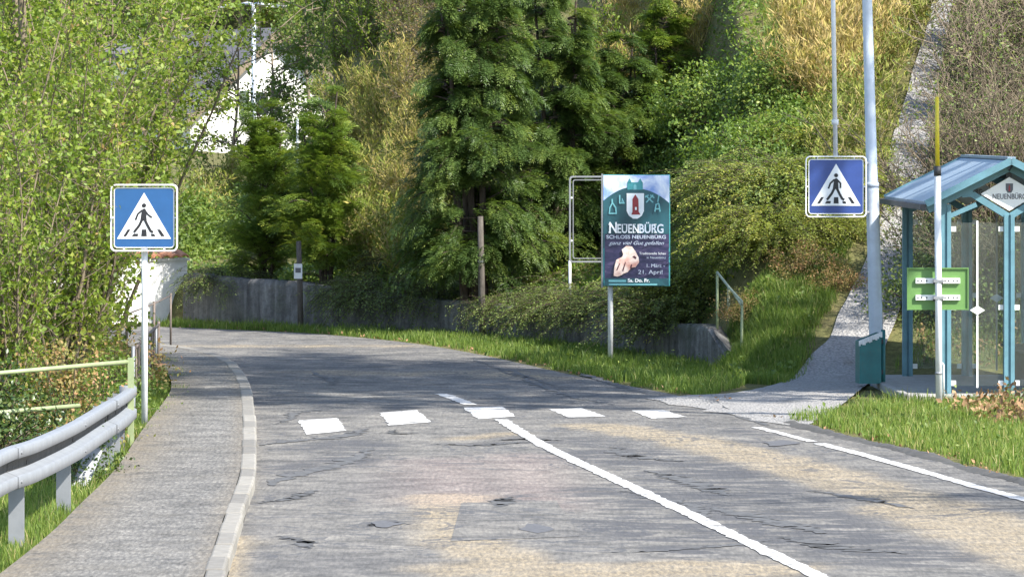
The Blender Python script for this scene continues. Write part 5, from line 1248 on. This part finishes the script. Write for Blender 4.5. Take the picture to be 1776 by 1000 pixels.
plan = [('a',[(640,340),(615,250),(665,270),(600,190),(640,150),(690,330),(700,250),(610,320),(655,200)]), ('b',[(715,330),(735,270),(720,200),(690,170),(745,190),(700,390)]),
        ('c',[(650,420),(700,440),(600,400),(740,420),(400,330),(350,380),(560,300)]),
        ('d',[(1060,70),(1100,110),(1140,60),(1180,110),(1080,20),(1160,10),(1120,160),(1210,60)]), ('e',[(1415,130),(1450,90),(1470,120),(1430,40),(1475,30),(1390,60),(1500,70),(1520,10)]),
        ('f',[(1505,190),(1530,100),(1490,260),(1550,30),(1470,320),(1545,-20)]),
        ('g',[(560,130),(600,80),(640,50),(560,30),(690,90),(620,10),(520,180),(680,20),(1060,180),(1030,130),(1160,180),(1010,200)]), ('h',[(720,110),(760,60),(730,40),(770,130),(700,10),(760,0),(800,40),(745,150),(820,100)])]
rp = np.random.default_rng(55)
for k, pts in plan:
    src, lab = kinds[k]
    for i, (px, py) in enumerate(pts):
        o = src if i == 0 else copy_tree(src); sc = rp.uniform(0.7, 1.05)
        o.location = hit(px, py + 60*sc) - Vector((0, 0, 0.06)); o.rotation_euler = (rp.normal(0, .06), rp.normal(0, .06), rp.uniform(0, 6.28)); o.scale = (sc, sc, sc*rp.uniform(0.8, 1.1)); o['label'] = lab

# --- bare brush right of the path and behind the shelter
GR = 'bare twiggy brush above the shelter'
Tb_ = [gen_bare(1.9, 0.9, 16, 600 + k, 10, 4, 1100, 0.05, 0.018) for k in range(3)]
bb = [plant('bare_brush', (0, 0, 0), *Tb_[k], 'lf_coto', ('twig', 'bark', 'bark_dark')[k], 'brown twiggy brush right of the steep gravel path', 'bush', GR, 'twigs') for k in range(3)]
fb = {0: True, 1: True, 2: True}; r = np.random.default_rng(77)
spots = [(1690,300),(1730,310),(1775,300),(1690,230),(1725,225),(1765,235),(1810,260),(1700,150),(1735,150),(1780,150),(1710,90),(1750,80),(1790,90),(1715,20),(1760,20),(1820,150),(1850,60),(1705,40)]
for i, (px, py) in enumerate(spots):
    k = i % 3; o = bb[k] if fb[k] else copy_tree(bb[k]); fb[k] = False
    b_ = hit(px, py + 60); o.location = b_ - Vector((0, 0, 0.05)); o.rotation_euler = (0, 0, r.uniform(0, 6.28)); o.scale = (r.uniform(0.75, 1.05),)*3
    o['label'] = 'brown twiggy brush rising right behind the shelter roof' if i < 3 else 'brown twiggy brush on the slope above the shelter roof' if i < 7 else 'brown twiggy brush high on the slope right of the gravel path'
GS = 'dark leafy bushes behind the shelter'
Ts = gen_mound(0.7, 0.6, 1.0, 90, 50, 0.045, 620, 0.4, 0.14); Ts2 = gen_bare(2.3, 0.8, 22, 621, 10, 6, 1600, 0.045)
s1 = plant('shade_bush', V3(5.1, 63.4), *Ts, 'lf_coto', 'twig', 'dark leafy bush seen through the shelter glass', 'bush', GS, 'stems')
for i, (x, y, sc) in enumerate(((5.7, 63.2, 1.0), (6.4, 63.0, 1.1), (7.2, 63.4, 1.1), (5.4, 64.8, 1.0), (6.2, 64.8, 1.1))): replant(s1, V3(x, y), i*1.4 + 1, sc)
s2 = plant('shade_bush', V3(5.35, 63.9), *Ts2, 'lf_coto', 'twig', 'twiggy half-bare bush seen through the shelter glass', 'bush', 'half-bare bushes behind the shelter', 'twigs')
for i, (x, y, sc) in enumerate(((5.9, 64.0, 1.0), (6.6, 64.2, 1.0), (7.3, 63.9, 1.1), (5.6, 62.9, 0.8), (6.3, 62.7, 0.8))): replant(s2, V3(x, y), i*1.7 + 2, sc)

# --- spring trees between the bend and the far house, and behind it
def spring_tree(px, d, h, spread, seed, nl, lab, mat='lf_mid', leaf=0.10, dens=1.0, tmu=0.5):
    r = np.random.default_rng(seed); c = at(px, d); T = Tubes(6); Tw = Tubes(3); LP = []; LT = []
    st = curve([0, 0, -0.2], [r.normal(0, .05), 0, 1], h*0.9, 9, r, 0, 0.06); T.add(st, 0.013*h, 0.004*h)
    q_, d_ = interp_pts(st, 0.18 + 0.8*r.random(int(26*dens)))
    for j in range(len(q_)):
        b_ = curve(q_[j], unit(d_[j]*0.5 + unit(r.normal(size=3))*[1, 1, 0.45]), spread*r.uniform(0.5, 1.1), 7, r, 0.01, 0.13); T.add(b_, 0.004*h, 0.0012*h)
        q2, d2 = interp_pts(b_, 0.25 + 0.75*r.random(9))
        for i in range(9):
            tw = curve(q2[i], unit(d2[i] + unit(r.normal(size=3))), spread*r.uniform(0.15, 0.4), 4, r, 0, 0.2); Tw.add(tw, 0.008, 0.004)
            n = r.poisson(nl); qq, _ = interp_pts(tw, r.random(n)); LP.append(qq + r.normal(0, 0.05*spread/1.5, (n, 3))); LT.append(np.clip(r.normal(tmu, .13) + r.normal(0, .12, n), 0, 1))
    LP = np.vstack(LP); LT = np.concatenate(LT); n = len(LP); ln = leaf*r.uniform(0.6, 1.3, n); Vk, Fk = kites(LP, rdir(n, r), rdir(n, r) + [0, 0, 0.5], ln, ln*0.65)
    o = empty('spring_tree', c, 0, lab, 'tree', 'spring trees towards the far houses'); link('trunk', T.mesh('trunk'), M['bark'], o); link('branches', Tw.mesh('branches'), M['twig'], o)
    link('crown', np_mesh('crown', Vk, Fk, tint=np.repeat(LT, 4)), M[mat], o); return o
spring_tree(470, 128, 5.0, 1.9, 711, 18, 'thin-leafed tree veiling the gable of the white house', 'lf_mid', 0.085)
spring_tree(395, 112, 4.4, 1.7, 700, 15, 'sparse branchy tree right before the white gabled house', 'lf_mid', 0.075, 0.9)
spring_tree(285, 100, 5.2, 1.6, 701, 22, 'bright spring tree left of the white gabled house', 'lf_spring', 0.085)
spring_tree(585, 120, 4.5, 1.9, 702, 16, 'spring tree right of the white gabled house', 'lf_mid', 0.09)
spring_tree(540, 150, 5.6, 2.4, 703, 20, 'wide spring tree behind the right end of the gabled house', 'lf_mid', 0.11)
spring_tree(690, 125, 4.6, 2.2, 704, 14, 'thin brownish tree above the golden brush', 'lf_rust', 0.09, 1.0, 0.35)
spring_tree(620, 165, 6.5, 2.8, 705, 18, 'pale green tree high behind the golden brush', 'lf_mid', 0.12)
spring_tree(262, 140, 6.6, 2.0, 706, 26, 'bright tree towering behind the left shrubs', 'lf_spring', 0.10)
spring_tree(230, 120, 6.4, 2.2, 707, 24, 'bright tree deep behind the left shrubs', 'lf_spring', 0.10)
spring_tree(130, 110, 6.2, 2.2, 708, 22, 'green tree far behind the left pale trunk', 'lf_mid', 0.10)
spring_tree(30, 115, 6.4, 2.4, 709, 20, 'green tree at the far left behind the shrubs', 'lf_mid', 0.10)
tb = spring_tree(420, 228, 8.0, 4.2, 710, 30, 'yellow-green tree on the wooded slope behind the houses', 'lf_spring', 0.20, 1.3)
i = 0
for px, d, sc in ((330,232,1.0),(500,226,0.9),(560,235,1.1),(250,230,1.1),(620,228,1.0),(170,235,1.1),(90,232,1.0),(20,236,1.1),(380,245,1.2),(470,248,1.2),(540,250,1.2),(290,252,1.2),(680,240,1.1),(210,250,1.2),(120,250,1.2),(40,255,1.2),(740,235,1.0),(600,255,1.2)):
    replant(tb, at(px, d), i*1.3, sc); i += 1
T, LF = gen_mound(1.0, 1.0, 0.95, 120, 55, 0.065, 720, 0.5, 0.15)
mb_ = plant('valley_bush', at(350, 92), T, LF, 'lf_mid', 'twig', 'green bush right behind the garden wall', 'bush', 'bushes beyond the bend', 'stems')
i = 0
for px, d, sc, lab in ((420,96,1.1,'green bush below the gabled house'),(300,90,1.2,'bush left behind the garden wall'),(480,100,1.2,'bush behind the two yellowish yews'),(250,88,1.3,'bush hidden behind the left shrubs by the bend'),(540,92,1.0,'bush uphill of the narrow yew')):
    replant(mb_, at(px, d), i*1.1 + .5, sc, lab); i += 1

# --- tall trees right of the road, out of the picture: they throw the streaked shade on the road
def shade_tree(x, y, h, c0, spread, seed, lab, nl=5):
    r = np.random.default_rng(seed); T = Tubes(6); Tw = Tubes(3); LP = []
    st = curve([0, 0, -0.2], [0, 0, 1], h, 10, r, 0, 0.03); T.add(st, 0.13, 0.03)
    q_, d_ = interp_pts(st, c0/h + (0.98 - c0/h)*r.random(34))
    for j in range(34):
        b_ = curve(q_[j], unit(d_[j]*0.5 + unit(r.normal(size=3))*[1, 1, 0.35]), spread*r.uniform(0.5, 1.1), 7, r, -0.01, 0.12); T.add(b_, 0.035, 0.010)
        q2, d2 = interp_pts(b_, 0.25 + 0.75*r.random(8))
        for i in range(8):
            tw = curve(q2[i], unit(d2[i] + unit(r.normal(size=3))*0.9), spread*r.uniform(0.2, 0.45), 4, r, 0, 0.15); Tw.add(tw, 0.012, 0.005)
            n = r.poisson(nl); qq, _ = interp_pts(tw, r.random(n)); LP.append(qq + r.normal(0, 0.08, (n, 3)))
    LP = np.vstack(LP); n = len(LP); ln = 0.11*r.uniform(0.6, 1.3, n); Vk, Fk = kites(LP, rdir(n, r), rdir(n, r) + [0, 0, 0.5], ln, ln*0.65)
    o = empty('roadside_tree', V3(x, y), 0, lab, 'tree', 'tall roadside trees beyond the shelter'); link('trunk', T.mesh('trunk'), M['bark'], o); link('branches', Tw.mesh('branches'), M['twig'], o)
    link('crown', np_mesh('crown', Vk, Fk, tint=np.repeat(np.clip(r.normal(0.5, .2, n), 0, 1), 4)), M['lf_spring'], o); return o
LBL = 'tall half-leafed roadside tree standing right of the shelter'
st1 = shade_tree(9.8, 48.4, 18.5, 11.0, 2.8, 800, LBL, 60)
for i, (x, y, sc) in enumerate(((10.4, 52.0, 1.0), (9.4, 55.5, 0.97), (12.4, 50.0, 1.05), (12.2, 54.8, 1.05))): replant(st1, V3(x, y), i*1.9 + .4, sc)
st2 = shade_tree(13.2, 34.5, 14.0, 9.5, 2.2, 801, 'tall bare roadside tree across from the guard rail', 0.5)

# ------------------------------------------------------------------ grass and ground cover
def inside(poly, x, y):
    c = np.zeros(len(x), bool); n = len(poly)
    for i in range(n):
        (x0, y0), (x1, y1) = poly[i], poly[(i+1) % n]
        k = ((y0 > y) != (y1 > y)) & (x < (x1 - x0)*(y - y0)/(y1 - y0 + 1e-12) + x0); c ^= k
    return c
def grass(name, poly, n, h, w, seed, label_mu=0.45, extra=None, mat='grass', lean=0.6, tsd=0.25):
    r = np.random.default_rng(seed); poly = np.array(poly, float); mn, mx = poly.min(0), poly.max(0)
    x = r.uniform(mn[0], mx[0], n*3); y = r.uniform(mn[1], mx[1], n*3); k = inside(poly, x, y) & ~on_path(x, y, -0.12*np.clip(wave(x*2, y, 1.9), 0, 1) - 0.12*r.random(n*3)**3)
    if extra is not None: k &= extra(x, y)
    x, y = x[k][:n], y[k][:n]; pat = wave(x, y, 1.3)*0.5 + wave(x + 9, y*0.8, 3.1)*0.5
    hh = h * np.clip(0.75 + 0.8*pat, 0.18, 1.9) * r.uniform(0.4, 1.2, len(x))
    tn = np.clip(r.normal(label_mu, tsd, len(x)) + 0.10*wave(x*1.7, y*1.2, 2.0), 0, 1)
    XYZ = np.column_stack([x, y, height(x, y) - 0.012])
    Vg, Fg, Tg = blades(XYZ, hh, w*r.uniform(0.6, 1.3, len(x)), r, lean, tint=tn)
    return tag(link(name, np_mesh(name, Vg, Fg, tint=Tg), M[mat]), kind='stuff')
RRf = resample(ROAD_R, 400)
def off_road(x, y):
    d = seg_dist(x, y, ROAD_R[::3]); return d > 0.16 + 0.22*wave(x*1.5, y*0.9, 2.6)
verge = [tuple(q) for q in RRf if 56.8 < q[1] < 77.5] + [tuple(q) for q in WALL[::-1]] + [(2.75, 63.6), (2.9, 61.5), (2.6, 59.5)]
grass('verge_grass', verge, 60000, 0.15, 0.010, 900, 0.38, off_road)
verge_edge = [tuple(q) for q in RRf if 54.8 < q[1] < 59] + [(2.0, 58.7), (2.75, 57.3)]
# bank between the wall end and the path
bank = [(2.45, 64.6), (2.7, 60.6), (3.3, 59.6), (4.35, 60.4), (4.9, 63.0), (5.2, 67.2), (4.5, 67), (3.6, 65.2)]
grass('bank_grass', bank, 26000, 0.17, 0.010, 901, 0.42)
grass('slope_grass', [(4.2, 67), (5.0, 66.5), (6.0, 76), (6.0, 84), (3.5, 84), (3.6, 72)], 22000, 0.22, 0.012, 902, 0.5)
front = [tuple(q) for q in RRf if 38 < q[1] < 53.2] + [(3.2, 54.2), (3.9, 56.0), (4.2, 56.6), (6.6, 56.7), (9.5, 57), (9.5, 38)]
grass('roadside_grass', front, 85000, 0.16, 0.0085, 903, 0.55, lambda x, y: (seg_dist(x, y, ROAD_R[::3]) > 0.20 + 0.12*wave(x*1.5, y, 2.2)))
grass('shelter_grass', [(6.4, 56.7), (9.5, 57), (9.5, 63), (4.3, 63), (4.3, 61.6), (6.4, 61.7)], 9000, 0.2, 0.010, 904, 0.4)
grass('footpath_grass', [(-3.72, 50.2), (-3.42, 49.5), (-3.52, 52.5), (-3.55, 56), (-3.7, 60), (-4.2, 64.5), (-4.5, 64.5), (-4.2, 60), (-3.95, 55)], 9000, 0.13, 0.009, 905, 0.45)
grass('bank_lawn', [(-3.38, 30), (-3.27, 36), (-3.30, 40), (-3.34, 44), (-3.46, 48), (-3.7, 50), (-6.2, 49), (-6.2, 33), (-4.5, 30)], 52000, 0.13, 0.009, 906, 0.5)
grass('kerb_weeds', [tuple(q) for q in offset_line(ROAD_L, 0.13)[:KERB_END] if 57 < q[1] < 66] + [tuple(q) for q in offset_line(ROAD_L, 0.30)[:KERB_END] if 57 < q[1] < 66][::-1], 1600, 0.07, 0.010, 907, 0.6)
grass('path_weeds', [tuple(q) for q in np.array(FP_OUT) if 35 < q[1] < 52] + [tuple(q + [0.14, 0]) for q in np.array(FP_OUT) if 35 < q[1] < 52][::-1], 1800, 0.06, 0.008, 908, 0.75)
def weeds(name, poly, n, seed, leaf=0.05, mat='lf_mid'):
    poly = np.array(poly, float); mn, mx = poly.min(0), poly.max(0)
    return cover(name, mn[0], mx[0], mn[1], mx[1], n, leaf, mat, seed, 0.5, lambda x, y: inside(poly, x, y) & off_road(x, y) & (wave(x*2, y*1.3, 1.9) > 0.12), 0.17)
# low leaves over the slope soil
def cover(name, x0, x1, y0, y1, n, leaf, mat, seed, mu, cond, zr=0.16):
    r = np.random.default_rng(seed); x = r.uniform(x0, x1, n); y = r.uniform(y0, y1, n); k = cond(x, y) & ~on_path(x, y, 0.0); x, y = x[k], y[k]; n = len(x)
    Pn = np.column_stack([x, y, height(x, y) + zr*r.random(n)**1.5*np.clip(0.6 + wave(x, y, 1.7), 0.1, 1.6)]); ln = leaf*r.uniform(0.6, 1.4, n)
    Vk, Fk = kites(Pn, rdir(n, r) + [0, -0.2, 0.2], rdir(n, r)*0.7 + [0, -0.2, 0.8], ln, ln*0.6)
    return tag(link(name, np_mesh(name, Vk, Fk, tint=np.repeat(np.clip(r.normal(mu, .2, n) + 0.15*wave(x, y, 1.1), 0, 1), 4)), M[mat]), kind='stuff')
cover('ground_cover', -6.5, 4.6, 66, 84, 95000, 0.06, 'lf_laurel', 920, 0.45, lambda x, y: seg_dist(x, y, HILL) > 0.35)
cover('ground_cover', 4.4, 9.0, 62.2, 80, 36000, 0.055, 'lf_rust', 921, 0.35, lambda x, y: y > 62)
cover('ground_cover', -9.0, -3.75, 47.5, 72, 40000, 0.06, 'lf_mid', 922, 0.45, lambda x, y: seg_dist(x, y, FP_OUT) < -0.15)
cover('fallen_leaves', 4.2, 7.0, 51.0, 57.0, 7000, 0.065, 'lf_litter', 923, 0.6, lambda x, y: (((x - 5.45)/0.85)**2 + ((y - 53.9)/2.3)**2 < 1 + 0.5*wave(x, y, 2.0)), 0.20)
cover('fallen_leaves', 4.9, 7.5, 61.6, 63.2, 1200, 0.05, 'lf_litter', 924, 0.6, lambda x, y: y > 0, 0.22)
cover('fallen_leaves', -3.75, -2.5, 35, 52, 420, 0.03, 'lf_litter', 925, 0.6, lambda x, y: (seg_dist(x, y, FP_OUT) > 0.0) & (seg_dist(x, y, FP_OUT) < 0.35), 0.0)
weeds('verge_weeds', verge, 9000, 930)
weeds('verge_weeds', bank, 9000, 931)
weeds('verge_weeds', front, 16000, 932, 0.045)
cover('fallen_leaves', -5.0, 4.5, 44, 78, 9000, 0.04, 'lf_litter', 933, 0.55, lambda x, y: (seg_dist(x, y, ROAD_R[::3]) > 0.0) & (seg_dist(x, y, ROAD_R[::3]) < 0.35), 0.03)
